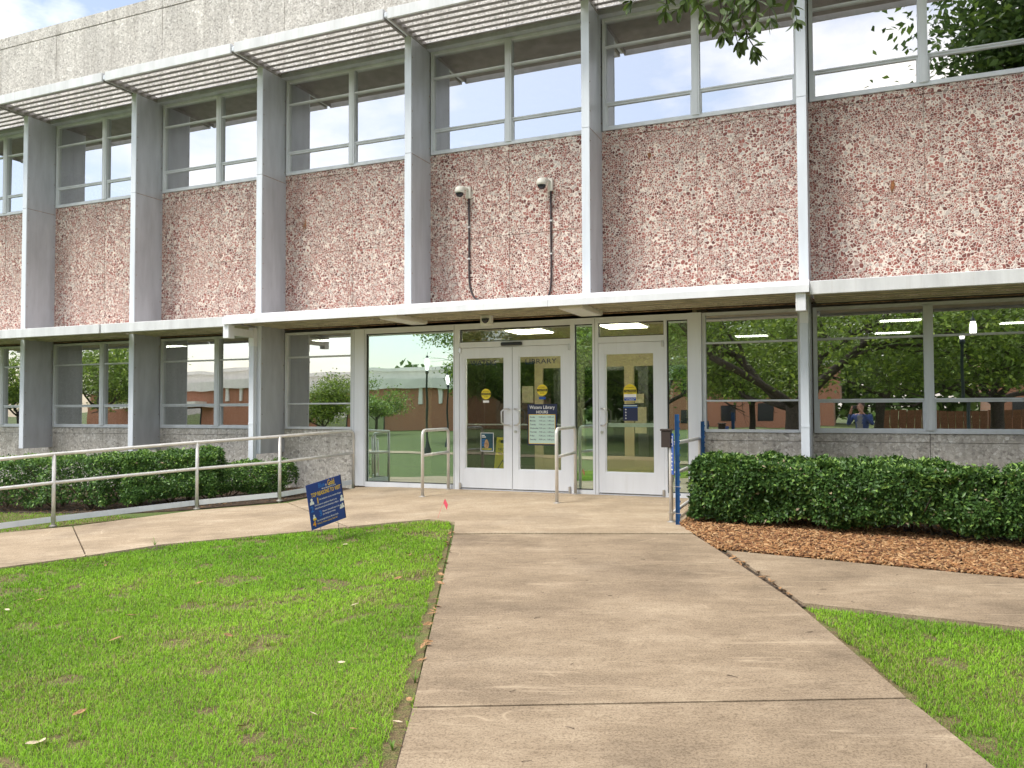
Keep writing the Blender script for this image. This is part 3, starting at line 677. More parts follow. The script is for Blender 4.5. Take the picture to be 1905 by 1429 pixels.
dA = door(-5.712, -4.812, 1, -1); dB = door(-4.812, -3.878, -1, 1); dC = door(-3.452, -2.485, -1, 1)
mgap = MB(); mgap.box(-4.8155, -4.8085, -.03, .0, .02, 2.19); BB(mgap, 'gasket', 'dark_gasket', entr)
sb = MB(); p0 = on_y(932, 645, -.06); p1 = on_y(971, 640, -.06); sb.box(p0.x, p1.x, -.085, -.0415, 2.208, 2.262, c=.012); BB(sb, 'motion_sensor', 'black_plastic', entr)
# caution stickers on the glass
YG = -.0105
def disc(mb, x, z, r, y, n=28, mi=0, sq=1.0): mb.add([(x, y, z)]+[(x+r*math.cos(2*math.pi*k/n), y, z+r*sq*math.sin(2*math.pi*k/n)) for k in range(n)], [(0, 1+k, 1+(k+1) % n) for k in range(n)], mi)
def rect(mb, x0, x1, z0, z1, y, mi=0): mb.add([(x0, y, z0), (x1, y, z0), (x1, y, z1), (x0, y, z1)], [(0, 1, 2, 3)], mi)
def sticker(d, x, z, r, lab):
    mb = MB(); disc(mb, x, z, r, YG); rect(mb, x-r*.96, x+r*.96, z-r*.22, z+r*.22, YG-.0012, 1)
    rect(mb, x-r*.62, x+r*.62, z-r*1.62, z-r*1.2, YG, 2)
    s_ = BB(mb, 'caution_sticker', ['caution_yellow', 'print_black', lab], d)
    M = lambda zz: face_front(x-LX, YG-.002, zz)
    text('caution_lettering', 'CAUTION', r*.42, 'caution_yellow', d, M(z-r*.15), 'CENTER', 1.6*r)
    text('caution_lettering', 'AUTOMATIC', r*.34, 'print_black', d, M(z+r*.38), 'CENTER', 1.35*r)
    text('caution_lettering', 'DOOR', r*.34, 'print_black', d, M(z-r*.62), 'CENTER', .8*r)
sticker(dA, -5.265, 1.475, .082, 'print_white'); sticker(dB, -4.335, 1.525, .085, 'label_blue')
mb = MB(); x, z = -2.985, 1.48; mb.add([(x-.095, YG, z-.13)]+[(x+.095, YG, z-.13)]+[(x+.095*math.cos(a), YG, z+.02+.095*math.sin(a)) for a in np.linspace(0, math.pi, 16)], [tuple(range(18))], 0)
rect(mb, x-.09, x+.09, z-.125, z-.075, YG-.0012, 1); rect(mb, x-.09, x+.09, z-.005, z+.035, YG-.0012, 2); rect(mb, x-.09, x+.09, z-.075, z-.03, YG-.001, 3)
BB(mb, 'caution_sticker', ['caution_yellow', 'label_blue', 'print_black', 'print_white'], dC)
for tx, zz, sz, mt_, w_ in (('CAUTION', z+.002, .034, 'caution_yellow', .16), ('AUTOMATIC', z+.055, .028, 'print_black', .13), ('DOOR', z-.028, .022, 'print_black', .07), ('ACTIVATE SWITCH', z-.096, .02, 'print_white', .16), ('TO OPERATE', z-.119, .02, 'print_white', .11)):
    text('caution_lettering', tx, sz, mt_, dC, face_front(x-LX, YG-.0025, zz), 'CENTER', w_)
text('door_lettering', 'LIBRARY', .105, 'print_navy', dB, face_front(on_y(977, 680).x-LX, YG, 1.925), 'LEFT', .50)
text('door_lettering', 'WATERS', .105, 'print_navy', dA, face_front(on_y(876, 680).x-LX, YG, 1.925), 'LEFT', .44)

# ------------------------------------------------------------------ rooms behind the glass
B('ground_floor', 'room_floor', XA, XB, .10, 9.0, -.14, -.004)
B('back_wall', 'room_wall', XA, XB, 9.0, 9.2, -.1, 9.0)
B('ground_ceiling', 'room_ceiling', XA, XB, .20, 9.0, 2.72, 2.80)
B('upper_floor', 'room_floor', XA, XB, .20, 9.0, 4.3, 4.4); B('upper_ceiling', 'room_ceiling', XA, XB, .25, 9.0, 7.12, 7.2)
B('upper_back_wall', 'room_wall', XA, XB, 5.0, 5.1, 4.4, 7.12)
B('end_wall', 'grey_aggregate', XA-.25, XA-.002, .0, 9.2, -.8, 9.1); B('end_wall', 'grey_aggregate', XB+.002, XB+.25, .0, 9.2, -.8, 9.1)
B('roof', 'roof_felt', XA, XB, .24, 9.2, 8.7, 8.8)
B('vestibule_wall', 'room_wall', -7.70, -7.64, .09, 2.35, -.003, 2.719); B('vestibule_wall', 'beige_wall', -2.10, -2.04, .09, 2.35, -.003, 2.719)
# inner doors and frames in the vestibule
iv = MB()
for a, b in ((-7.63, -7.5), (-6.90, -6.76), (-5.36, -5.20), (-4.55, -4.42), (-3.69, -3.52), (-2.62, -2.46), (-2.2, -2.105)): iv.box(a, b, 2.30, 2.36, 0, 2.10)
iv.box(-7.63, -2.105, 2.29, 2.37, 2.10, 2.719)
for a, b in ((-5.20, -4.55), (-4.42, -3.69), (-3.52, -2.62)): iv.box(a, b, 2.305, 2.355, 0, .42); iv.box(a, b, 2.306, 2.354, 1.98, 2.10)
vest = BB(iv, 'vestibule_screen', 'beige_frame')
for a, b in ((-7.5, -6.90), (-6.76, -5.36), (-5.20, -4.55), (-4.42, -3.69), (-3.52, -2.62), (-2.46, -2.2)): pane(vest, a, b, .42 if -5.3 < a < -2.7 else .02, 1.98 if -5.3 < a < -2.7 else 2.10, 2.33, 'door_glass', .001)
for x0, z0, w_, h_ in ((-5.60, 1.36, .22, .30), (-3.50, 1.34, .16, .16), (-3.50, .82, .2, .45)):
    B('notice', 'paper', x0, x0+w_, 2.284, 2.288, z0, z0+h_, 0, vest)
def troffer(px, py, z, w, d, mat='troffer', face=None):
    p = on_z(px, py, z); o = MB(); o.box(p.x-w/2, p.x+w/2, p.y-d/2, p.y+d/2, z, z+.03); o = BB(o, 'ceiling_light', mat)
    fr_ = MB(); fr_.box(p.x-w/2-.03, p.x+w/2+.03, p.y-d/2-.03, p.y+d/2+.03, z+.012, z+.04); BB(fr_, 'trim', 'print_white', o)
troffer(985, 618, 2.49, .60, .60, 'troffer_dim'); troffer(1160, 608, 2.49, .60, .60, 'troffer_dim')
B('vestibule_ceiling', 'beige_wall', -7.63, -2.105, .09, 2.28, 2.535, 2.56)
for px, py in ((1675, 597), (1660, 620), (1398, 626), (1900, 601), (320, 645), (610, 634)): troffer(px, py, 2.66, .60, .26)

# ------------------------------------------------------------------ things on the building
def wall_camera(px, py, label):
    p = on_y(px, py, -.05); e = empty('security_camera', (p.x, 0, p.z), label=label, cat='camera', group='cameras on the pink wall')
    mb = MB(); mb.box(.005, .085, -.06, -.003, -.10, .085, c=.008); mb.build('mount', 'ivory_plastic', e)
    ar = MB(); ar.tube([(.04, -.06, .03), (.0, -.13, .06), (-.03, -.16, .055)], .022, 10); ar.build('arm', 'ivory_plastic', e, True)
    hs = MB(); hs.lathe([(0, .075), (.03, .073), (.062, .055), (.078, .02), (.082, -.01), (.08, -.035), (.066, -.036)], (-.045, -.165, 0), 20); hs.build('housing', 'ivory_plastic', e, True)
    dm = MB(); dm.lathe([(.064, -.036), (.06, -.06), (.045, -.083), (.022, -.096), (0, -.10)], (-.045, -.165, 0), 18); dm.build('dome', 'dark_dome', e, True)
    return e, p
e1, p1 = wall_camera(866, 358, 'ivory dome security camera with conduit bending at its foot')
e2, p2 = wall_camera(1018, 343, 'ivory dome security camera with straight conduit, nearer the middle fin')
for e, p, bend in ((e1, p1, .16), (e2, p2, -.05)):
    zb_ = 2.95-p.z; pts = [(.045, -.022, -.10), (.045, -.022, -.5), (.047, -.022, zb_+.36)]+[(.047+bend*(1-math.cos(t)), -.022, zb_+.36-.36*math.sin(t)) for t in np.linspace(.2, 1.57, 7)]
    MB().tube(pts, .0145, 8).build('conduit', 'conduit', e, True)
    cl = MB()
    for z in (-.55, -1.05): cl.box(.026, .068, -.042, -.0045, z-.012, z+.012)
    cl.build('clamp', 'galvanised', e)
pd = on_y(905.5, 596, -.45)
e = empty('dome_camera', (pd.x, -.45, 2.61), label='white square corner dome camera with black lens under the canopy', cat='camera')
mb = MB(); mb.box(-.085, .085, -.05, .05, -.115, .028, c=.006); mb.build('housing', 'print_white', e)
dm = MB()
for k in range(6):
    pass
prof = [(0.0, -.045), (.03, -.042), (.05, -.03), (.06, -.012), (.062, 0)]
vs = []; fs = []; n = 16
for r_, y in prof:
    for k in range(n+1): a = math.pi+math.pi*k/n; vs.append((r_*math.cos(a), -.05+y, -.022+r_*1.15*math.sin(a)))
for q in range(len(prof)-1):
    for k in range(n): fs.append((q*(n+1)+k, q*(n+1)+k+1, (q+1)*(n+1)+k+1, (q+1)*(n+1)+k))
dm.add(vs, fs); dm.build('dome', 'dark_dome', e, True)

# posters behind / on the door glass
p0, p1 = on_y(982, 752), on_y(1037, 829)
e = empty('hours_poster', (p0.x, -.012, p1.z), label='navy and mint library opening hours poster on the door glass', cat='poster')
w_, h_ = p1.x-p0.x, p0.z-p1.z
mb = MB(); mb.box(0, w_, -.003, 0, 0, h_); mb.build('backing', 'print_navy', e)
mb = MB(); mb.box(.02, w_-.025, -.0045, -.0032, .022, h_-.155); mb.build('gold_border', 'sign_yellow', e)
mb = MB(); mb.box(.028, w_-.033, -.006, -.0046, .03, h_-.163); mb.build('panel', 'poster_mint', e)
text('lettering', 'Waters Library', .072, 'print_white', e, face_front(w_/2, -.005, h_-.072), 'CENTER', w_*.86, .01)
text('lettering', 'HOURS', .06, 'print_white', e, face_front(w_/2, -.005, h_-.14), 'CENTER', w_*.4, .02)
rows = [('Sunday', '12:00 p.m. - 12:00 a.m.'), ('Monday', '7:30 a.m. - 1:00 a.m.'), ('Tuesday', '7:30 a.m. - 1:00 a.m.'), ('Wednesday', '7:30 a.m. - 1:00 a.m.'), ('Thursday', '7:30 a.m. - 1:00 a.m.'), ('Friday', '7:30 a.m. - 5:00 p.m.'), ('Saturday', '9:00 a.m. - 5:00 p.m.')]
for k, (d_, t_) in enumerate(rows):
    z = h_-.205-k*(h_-.25)/6.6; text('lettering', d_, .032, 'print_navy', e, face_front(.04, -.0068, z), 'LEFT', None, .01, .9); text('lettering', t_, .03, 'print_navy', e, face_front(w_-.04, -.0068, z), 'RIGHT', w_*.52, .01)
p0, p1 = on_y(895, 805), on_y(919, 840)
e = empty('small_poster', (p0.x, -.012, p1.z), label='small teal poster with white border low on the left entrance door', cat='poster'); w_, h_ = p1.x-p0.x, p0.z-p1.z
MB().box(0, w_, -.003, 0, 0, h_).build('border', 'print_white', e); MB().box(.008, w_-.008, -.0045, -.0031, .008, h_-.008).build('picture', 'poster_teal', e)
mb = MB(); mb.add([(.10+.035*math.cos(t)*(1 if math.sin(t) > 0 else 1.2), -.0056, .11+.075*math.sin(t)) for t in np.linspace(0, 6.1, 14)], [tuple(range(14))]); mb.build('figure', 'poster_tan', e)
MB().box(.02, w_-.03, -.0058, -.005, .02, .05).build('foliage_print', 'poster_olive', e)
for k in range(5): MB().box(.02, .075-.01*(k % 2), -.0056, -.005, .09+k*.022, .097+k*.022).build('print_line', 'sign_blue_bright', e)
for k in range(2): MB().box(.02, .09-.02*k, -.0056, -.005, .215+k*.025, .227+k*.025).build('print_line', 'print_white', e)
p0, p1 = on_y(1160, 752), on_y(1187, 783)
e = empty('dark_notice', (p0.x, -.012, p1.z), label='dark navy notice with white dots on the single door glass', cat='poster'); w_, h_ = p1.x-p0.x, p0.z-p1.z
MB().box(0, w_, -.003, 0, 0, h_).build('sheet', 'print_navy', e); MB().box(0, w_, -.0045, -.0031, h_-.05, h_-.042).build('stripe', 'sign_blue_bright', e)
MB().box(.005, w_-.01, -.0045, -.0031, h_-.03, h_-.018).build('print_line', 'poster_mint', e)
mb = MB()
for k in range(4): rect(mb, .03, .045, h_-.085-k*.042, h_-.07-k*.042, -.0045)
mb.build('bullet_marks', 'print_white', e)
# wet floor sign inside
pa = on_y(934, 822, .42); wz = .0; e = empty('wet_floor_sign', (on_y(938, 860, .42).x, .42, -.004), label='yellow folding wet floor sign standing inside the left door', cat='floor sign')
def slab_panel(s_):
    mb = MB(); hw0, hw1, H_ = .155, .115, .80
    q = [(-hw0, 0), (hw0, 0), (hw1, H_), (-hw1, H_)]; off = lambda z: s_*(.13*(1-z/H_)+.006)
    hole = [(-.06, H_-.10), (.06, H_-.10), (.06, H_-.045), (-.06, H_-.045)]
    for (a, b) in ((0, 1), (1, 2), (2, 3), (3, 0)): pass
    vs = [(x, off(z), z) for x, z in q]+[(x, off(z), z) for x, z in hole]+[(x, off(z)+s_*.012, z) for x, z in q]+[(x, off(z)+s_*.012, z) for x, z in hole]
    fs = [(0, 1, 5, 4), (1, 2, 6, 5), (2, 3, 7, 6), (3, 0, 4, 7)]; fs += [tuple(i+8 for i in f[::-1]) for f in fs]+[(0, 8, 9, 1), (1, 9, 10, 2), (2, 10, 11, 3), (3, 11, 8, 0), (4, 5, 13, 12), (5, 6, 14, 13), (6, 7, 15, 14), (7, 4, 12, 15)]
    mb.add(vs, fs); return mb
slab_panel(-1).build('front_panel', 'caution_yellow', e); slab_panel(1).build('rear_panel', 'caution_yellow', e)
tm = Matrix.Translation((0, -.155, 0)) @ Matrix.Rotation(R(90)-math.atan(.13/.8), 4, 'X')
tl = lambda x, z: tm @ Matrix.Translation((x, z, .0))
text('lettering', 'CAUTION', .055, 'print_black', e, tl(0, .60), 'CENTER', .17, .01); text('lettering', 'Wet Floor', .05, 'print_black', e, tl(0, .54), 'CENTER', .17, .01)
mb = MB(); T = lambda r_: [tm @ Vector((r_*math.cos(a), .33+r_*math.sin(a), .002)) for a in (R(90), R(210), R(330))]; mb.add(T(.13)+T(.105), [(0, 1, 4, 3), (1, 2, 5, 4), (2, 0, 3, 5)]); mb.build('triangle_mark', 'print_black', e)
e.rotation_euler.z = R(8)

# ------------------------------------------------------------------ railings
def arc_pts(P, Q, Rr, r=.09, n=6):        # rounded corner at Q between P and R
    P, Q, Rr = Vector(P), Vector(Q), Vector(Rr); a = Q+(P-Q).normalized()*r; b = Q+(Rr-Q).normalized()*r
    return [a*(1-t)**2+Q*2*t*(1-t)+b*t*t for t in np.linspace(0, 1, n)]
def on_vertical(base, py):                 # height on the vertical above a ground point that shows at pixel row py
    lo, hi = base.z, base.z+3
    for _ in range(40):
        md = (lo+hi)/2; d = Vector((base.x, base.y, md))-CAMP; y = IH/2-FPX*d.dot(UP)/d.dot(FW)
        if y > py: lo = md
        else: hi = md
    return lo
posts = [(-205, 1018), (99, 978), (366, 946), (520, 931), (657, 906)]
bases = [gw(*p) for p in posts]; tops = [Vector((b.x, b.y, on_vertical(b, y))) for b, y in zip(bases, (874, 845, 823, 812, 801))]
hr = empty('handrail', bases[1], label='long galvanised pipe handrail with white kick plates along the sloping walkway', cat='railing'); hl = bases[1]
def rel(v): return Vector(v)-hl
RAD = .024
tp = [rel(t) for t in tops]; end = rel(bases[4])
MB().tube(tp[:4]+arc_pts(tp[3], tp[4], end)+[end+Vector((0, 0, -.02))], RAD, 12).build('top_rail', 'galvanised', hr, True)
mid = [rel(b.lerp(t, .60)) for b, t in zip(bases, tops)]
MB().tube(mid, RAD*.95, 12).build('middle_rail', 'galvanised', hr, True)
for b, t in list(zip(bases, tops))[:4]:
    MB().tube([rel(b)-Vector((0, 0, .04)), rel(t)], RAD, 12).build('post', 'galvanised', hr, True)
    MB().lathe([(.046, -.01), (.046, .004), (.03, .006), (.025, .016)], rel(b), 14).build('base_flange', 'dull_steel', hr, True)
for k in range(4):
    a, b = rel(bases[k]), rel(bases[k+1]); d = (b-a).normalized()*.03
    MB().obox(a+d+Vector((0, 0, .085)), b-d+Vector((0, 0, .085)), .008, .075).build('kick_plate', ['white_fascia', 'flange_metal', 'white_fascia', 'flange_metal'][k] if k else 'flange_metal', hr)
def u_rail(fpx, bpx, ftop, btop, label, rows=(.62,), extra=None):
    fb, bb = gw(*fpx), gw(*bpx); bb.y = min(bb.y, -.10); ft = Vector((fb.x, fb.y, on_vertical(fb, ftop))); bt = Vector((bb.x, bb.y, ft.z-.0))
    e = empty('hand_rail', fb, label=label, cat='railing', group='short pipe rails at the doors'); q = lambda v: Vector(v)-fb
    pts = [q(fb)-Vector((0, 0, .03))]+arc_pts(q(fb), q(ft), q(bt))+arc_pts(q(ft), q(bt), q(bb))+[q(bb)-Vector((0, 0, .03))]
    MB().tube(pts, .0235, 12).build('bent_pipe', 'galvanised', e, True)
    for r_ in rows: MB().tube([q(fb.lerp(ft, r_)), q(bb.lerp(bt, r_))], .0215, 12).build('middle_rail', 'galvanised', e, True)
    for v in (fb, bb): MB().lathe([(.048, -.006), (.048, .004), (.03, .006), (.025, .016)], q(v), 14).build('base_flange', 'dull_steel', e, True)
    return e, fb, bb, ft, bt
u_rail((786, 924), (840, 909), 801, 800, 'short U-shaped pipe rail in front of the big left glass pane')
u_rail((1036, 936), (1072, 919), 798, 803, 'short U-shaped pipe rail between the double doors and the single door')
e, fb, bb, ft, bt = u_rail((1249, 971), (1309, 925), 826, 803, 'pipe rail with blue stakes tied to it beside the clipped hedge', rows=(.60, .10))
# loop at the front of that rail
q = lambda v: Vector(v)-fb; dd = (bb-fb).normalized()
MB().tube([q(ft)+dd*.02, q(ft)+dd*.085+Vector((0, 0, -.03)), q(ft)+dd*.095+Vector((0, 0, -.30)), q(ft)+dd*.05+Vector((0, 0, -.42)), q(ft)+Vector((0, 0, -.45))], .0225, 12).build('front_loop', 'galvanised', e, True)
def stake(p, h, label, lean=0.0):
    e_ = empty('steel_stake', p, label=label, cat='stake', group='blue stakes by the rail'); mb = MB()
    for x0, x1, y0, y1 in ((-.02, .02, -.004, .004), (-.024, -.018, -.018, .004), (.018, .024, -.018, .004)): mb.box(x0, x1, y0, y1, -.3, h)
    mb.build('channel', 'blue_paint', e_); st = MB()
    for z in np.arange(.1, h-.03, .075): st.box(.022, .034, -.012, .0, z, z+.02)
    st.build('stud_row', 'blue_paint', e_)['kind'] = 'stuff'; e_.rotation_euler = (0, lean, R(15)); return e_
sp = gw(1261, 976); stake(sp, on_vertical(sp, 771)-sp.z, 'blue painted steel stake wired to the front of the pipe rail')
sp2 = Vector((bb.x+.05, bb.y-.06, zg(*to_local(bb.x, bb.y)))); stake(sp2, on_vertical(sp2, 784)-sp2.z, 'shorter blue steel stake behind the clipped hedge')
wr = empty('tie_wire', sp, label='thin tie wire binding the front stake to the rail', cat='wire')
for k, z in enumerate((.12, .42)):
    MB().tube([q_-sp for q_ in (Vector((fb.x-.035, fb.y-.02, sp.z+z)), Vector((sp.x, sp.y-.04, sp.z+z+.01)), Vector((sp.x+.06, sp.y-.02, sp.z+z+.005)))], .003, 6).build('wire_loop', 'steel', wr)
# leaflet box and narrow blue sign fixed to the rail
bp_ = at_depth(1249, 800, to_local(fb.x, fb.y)[1]); e = empty('leaflet_box', (bp_.x-.035, fb.y, bp_.z-.20), label='dark brown lidded leaflet box on the pipe rail', cat='box')
mb = MB(); mb.box(-.075, .035, -.05, .05, 0, .19, c=.004); mb.build('body', 'brown_box', e); mb = MB(); mb.box(-.085, .045, -.06, .06, .191, .212, c=.004); mb.build('lid', 'brown_box', e)
e = empty('narrow_sign', (bp_.x+.012, fb.y-.03, bp_.z-.51), label='narrow upright blue sign with white print under the leaflet box', cat='sign'); e.rotation_euler.z = R(-62)
MB().box(-.06, .06, -.003, .003, 0, .47, c=.001).build('plate', 'label_blue', e)
mb = MB(); z = .30
for (x0, x1, z0, z1) in ((-.045, .045, .435, .442), (-.045, .045, .325, .332), (-.045, -.035, .332, .435), (.035, .045, .332, .435)): rect(mb, x0, x1, z0, z1, -.0045)
for k in range(5): rect(mb, -.03, .03-.01*(k % 2), .05+k*.045, .066+k*.045, -.0045)
rect(mb, -.02, .02, .36, .41, -.0045); mb.build('white_print', 'print_white', e)

# ------------------------------------------------------------------ yard sign and marker flag
sc_, s_lat, s_dep, s_z = 1.06, -2.01, 8.83, .24
sw = .487; ya, yr, yl = .931, .177, .0
Rv = Vector((math.cos(ya), math.sin(ya), 0)); Rw = Vector((Rv.x*cY-Rv.y*sY, Rv.x*sY+Rv.y*cY, 0)); Nn = Rw.cross(Vector((0, 0, 1)))
R2 = Rw*math.cos(yr)+Vector((0, 0, 1))*math.sin(yr); U3 = -Rw*math.sin(yr)+Vector((0, 0, 1))*math.cos(yr)
ctr = to_world(s_lat, s_dep, s_z)
ys = empty('yard_sign', (0, 0, 0), label='tilted navy yard sign listing top reasons to visit, stuck in the lawn', cat='sign')
Ms = Matrix.Identity(4)
for k in range(3): Ms[k][0] = R2[k]; Ms[k][1] = U3[k]; Ms[k][2] = Nn[k]; Ms[k][3] = ctr[k]
ys.matrix_world = Ms
hw = sw/2; MB().box(-hw, hw, -hw, hw, -.004, 0).build('board', 'sign_blue', ys)
MB().box(hw-.012, hw, -hw, hw, .0002, .0006).build('edge_strip', 'print_navy', ys)
tx = lambda b_, s_, m_, x, y, al='LEFT', w=None, bo=.0: text('lettering', b_, s_, m_, ys, Matrix.Translation((x, y, .0015)), al, w, bo)
tx('TOP REASONS TO VISIT', .062, 'sign_yellow', -hw+.05, .098, 'LEFT', sw-.075, .02)
tx('Blue', .07, 'sign_blue_bright', -.085, .178, 'LEFT', .085, .02); tx('to', .04, 'print_white', .012, .178, 'LEFT', .022, .01); tx('Gold', .085, 'sign_yellow', .045, .172, 'LEFT', .095, .02)
tx('Money Management Center', .021, 'print_white', -.04, .152, 'LEFT', .20, .01)
tx('1', .085, 'sign_yellow', -.135, .018, 'LEFT', None, .03); tx('2', .085, 'sign_blue_bright', -hw+.02, -.055, 'LEFT', None, .03)
tx('3', .085, 'sign_blue_bright', -.12, -.125, 'LEFT', None, .03); tx('4', .085, 'sign_orange', -hw+.025, -.215, 'LEFT', None, .03)
tx('Get clarification on your semester charges.', .026, 'print_white', -.095, .045, 'LEFT', .31, .01)
tx('Get answers to questions related to any', .026, 'print_white', -.165, -.005, 'LEFT', .31, .01); tx('offered financial aid and scholarships in MyLeo', .026, 'print_white', -.165, -.04, 'LEFT', .33, .01)
tx('Discover resourceful ways to help', .026, 'print_white', -.07, -.09, 'LEFT', .24, .01); tx('you manage your money.', .026, 'print_white', -.07, -.122, 'LEFT', .18, .01)
tx('Get connected with your Money Coach.', .026, 'print_white', -.16, -.172, 'LEFT', .30, .01); tx('Velma K. Waters Library, Suite 201', .026, 'sign_yellow', -.16, -.205, 'LEFT', .28, .01)
def pict(x, y, s_):
    mb = MB(); mb.add([(x, y+s_*.75, .0015)]+[(x+s_*.22*math.cos(t), y+s_*.75+s_*.22*math.sin(t), .0015) for t in np.linspace(0, 2*math.pi, 13)[:-1]], [(0, 1+k, 1+(k+1) % 12) for k in range(12)])
    mb.add([(x-s_*.42, y, .0015), (x+s_*.42, y, .0015), (x+s_*.36, y+s_*.38, .0015), (x+s_*.12, y+s_*.55, .0015), (x-s_*.12, y+s_*.55, .0015), (x-s_*.36, y+s_*.38, .0015)], [(0, 1, 2, 3, 4, 5)])
    mb.build('pictogram', 'print_white', ys)
pict(-.195, .022, .07); pict(.215, -.045, .07); pict(.19, -.125, .05); pict(.215, -.12, .055); pict(-.19, -.135, .05); 
mb = MB(); mb.box(-.205, -.165, -.15, -.128, .001, .002); mb.build('pictogram', 'sign_yellow', ys)
gl = zg(s_lat, s_dep); lg = MB()
inv = ys.matrix_world.inverted()
for sx_ in (-.12, .12):
    top = ctr+R2*sx_+U3*(-hw+.14)-Nn*.006; foot = ctr+R2*sx_*1.05-U3*(hw+.30); foot.z = min(foot.z, gl-.05); lg.tube([inv @ top, inv @ foot], .0028, 6)
lg.build('wire_leg', 'wire', ys)
fp = gw(812, 964); e = empty('marker_flag', fp, label='small pink marker flag on a thin wire at the lawn corner', cat='flag')
tpf = Vector((at_depth(828, 928, to_local(fp.x, fp.y)[1]))-fp)
MB().tube([(0, 0, -.05), tpf*.5+Vector((.004, 0, 0)), tpf], .0017, 5).build('wire', 'pink_flag', e)
mb = MB(); a, b = tpf, tpf*.80; o1 = Vector((.045, .012, -.095)); mb.add([a, b, b+o1*.9, a+o1*.75], [(0, 1, 2, 3)]); v2 = [Vector(x)+Vector((0, .0012, 0)) for x in mb.v]; mb.add(v2, [(3, 2, 1, 0)]); mb.build('flag', 'pink_flag', e)

# ------------------------------------------------------------------ lawn grass (uncountable)
P_lawn = [G(843, 979), G(767+1, 1315), (-.46, 1), (-.44, -3), (-8, -3), (-8, 4), G(-320, 1112), G(0, 1056.5), G(161, 1035), G(300, 1013.4), G(450, 999.4), G(560, 989.4), G(648, 981), G(740, 972), G(800, 967), G(838, 969)]
P_lawn_s = P_lawn
P_lawnr = [G(1486, 1125), G(1905, 1170), G(2900, 1296), (7, 2), (6, -3), (2.06, -3), (2.02, 0), G(1860, 1429), G(1692, 1298)]
P_strip = [G(-320, 1024), G(0, 989), G(99, 977), G(250, 961), G(190, 955), G(0, 951), G(-320, 960)]
for P_, nm_ in ((P_lawn, 'lawn'), (P_lawnr, 'lawn'), (P_strip, 'lawn')):
    tag(sheet(nm_, inset(P_, .008), 'thatch', None, -.026, .05), 'soil and thatch under the lawn grass', None, None, 'structure')
def grass(name, poly, dens, lab, cut=None, ragged=.05):
    P = np.array(poly); poly = inset(poly, -.03); P = np.array(poly); lo = P.min(0); hi = P.max(0); n0 = int((hi-lo).prod()*dens)
    a = rng.uniform(lo[0], hi[0], n0); b = rng.uniform(lo[1], hi[1], n0)
    dist = np.hypot(a, b); keep = rng.random(n0) < np.clip((4.2/np.maximum(dist, 1))**1.15, .22, 1)
    keep &= (b > -2) & ((b > 2.2) | (rng.random(n0) < .12)) & ((np.abs(a) < .68*b+.9) | (rng.random(n0) < .30))
    a, b = a[keep], b[keep]; ins = in_poly(a, b, poly); a, b = a[ins], b[ins]
    ed = edge_dist(a, b, poly); wob = ragged*smooth_noise(a, b, .16, 3)*smooth_noise(a, b, .5, 8)*2; k = ed > wob
    if cut: k &= edge_dist(a, b, cut) > .014+.045*smooth_noise(a, b, .13, 5)
    a, b = a[k], b[k]
    n = len(a); dist = np.hypot(a, b); far = np.clip(dist/4.2, 1, 2.4)
    p1 = smooth_noise(a, b, .9, 11); p2 = smooth_noise(a+3.3, b, .28, 12); p3 = smooth_noise(a, b+1.7, .09, 13); p4 = smooth_noise(a-b, b*2.2, .35, 14)
    p4 = smooth_noise(a+b*.3, b, .30, 14)*.6+smooth_noise(a, b-a*.2, .11, 15)*.4; bare = (p4 > .70); k = ~(bare & (rng.random(n) < .8)); a, b, dist, far, p1, p2, p3 = (q_[k] for q_ in (a, b, dist, far, p1, p2, p3)); n = len(a)
    ln = rng.uniform(.016, .038, n)*(.75+.5*p2)*(1+.12*(far-1)); wd = rng.uniform(.0018, .0036, n)*far
    th = rng.uniform(0, 2*np.pi, n); lean = np.abs(rng.normal(.85, .38, n)); dx, dy = np.cos(th), np.sin(th)
    base = np.stack([a, b, zgv(a, b)-.024], 1)
    d1 = np.stack([dx*np.sin(lean*.55), dy*np.sin(lean*.55), np.cos(lean*.55)], 1); d2 = np.stack([dx*np.sin(lean*1.5), dy*np.sin(lean*1.5), np.cos(lean*1.5)], 1)
    sd_ = np.stack([-dy, dx, np.zeros(n)], 1)*wd[:, None]*.5
    m1 = base+d1*ln[:, None]*.55; tip = m1+d2*ln[:, None]*.5
    V = np.stack([base-sd_, base+sd_, m1+sd_*.8, m1-sd_*.8, tip], 1).reshape(-1, 3); i = np.arange(n)[:, None]*5
    F = np.concatenate([i+np.array([[0, 1, 2]]), i+np.array([[0, 2, 3]]), i+np.array([[3, 2, 4]])], 0)
    g0 = np.array([.165, .37, .016]); g1 = np.array([.35, .60, .040]); st = np.array([.42, .35, .17]); dk = np.array([.09, .16, .035])
    f = np.clip(p1*.75+p2*.35+rng.random(n)*.4-.28, 0, 1)[:, None]; c = g0*(1-f)+g1*f
    sdw = (rng.random(n) < np.clip(.05+1.1*(p2*p1-.34), .04, .6)+.22*(p3 > .88))[:, None]; c = np.where(sdw, st*rng.uniform(.6, 1.1, (n, 1)), c)
    c = np.where((rng.random(n) < .12)[:, None], dk, c)*(.72+.5*smooth_noise(a+9, b, 1.5, 16)*1.0+.12*smooth_noise(a, b+4, .45, 17))[:, None]
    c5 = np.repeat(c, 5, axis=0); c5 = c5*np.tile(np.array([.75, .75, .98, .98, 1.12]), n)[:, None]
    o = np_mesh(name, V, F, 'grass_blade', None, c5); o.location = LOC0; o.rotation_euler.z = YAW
    return tag(o, lab, 'grass', None, 'stuff')
grass('lawn_grass', P_lawn, 19000, 'mown bright green lawn with brown patches beside the path', [G(843, 979), (-.46, 1)])
grass('lawn_grass', P_lawnr, 19000, 'bright green lawn wedge below the side walk', [G(1486, 1123), G(1692, 1298), G(1860, 1429)][:2])
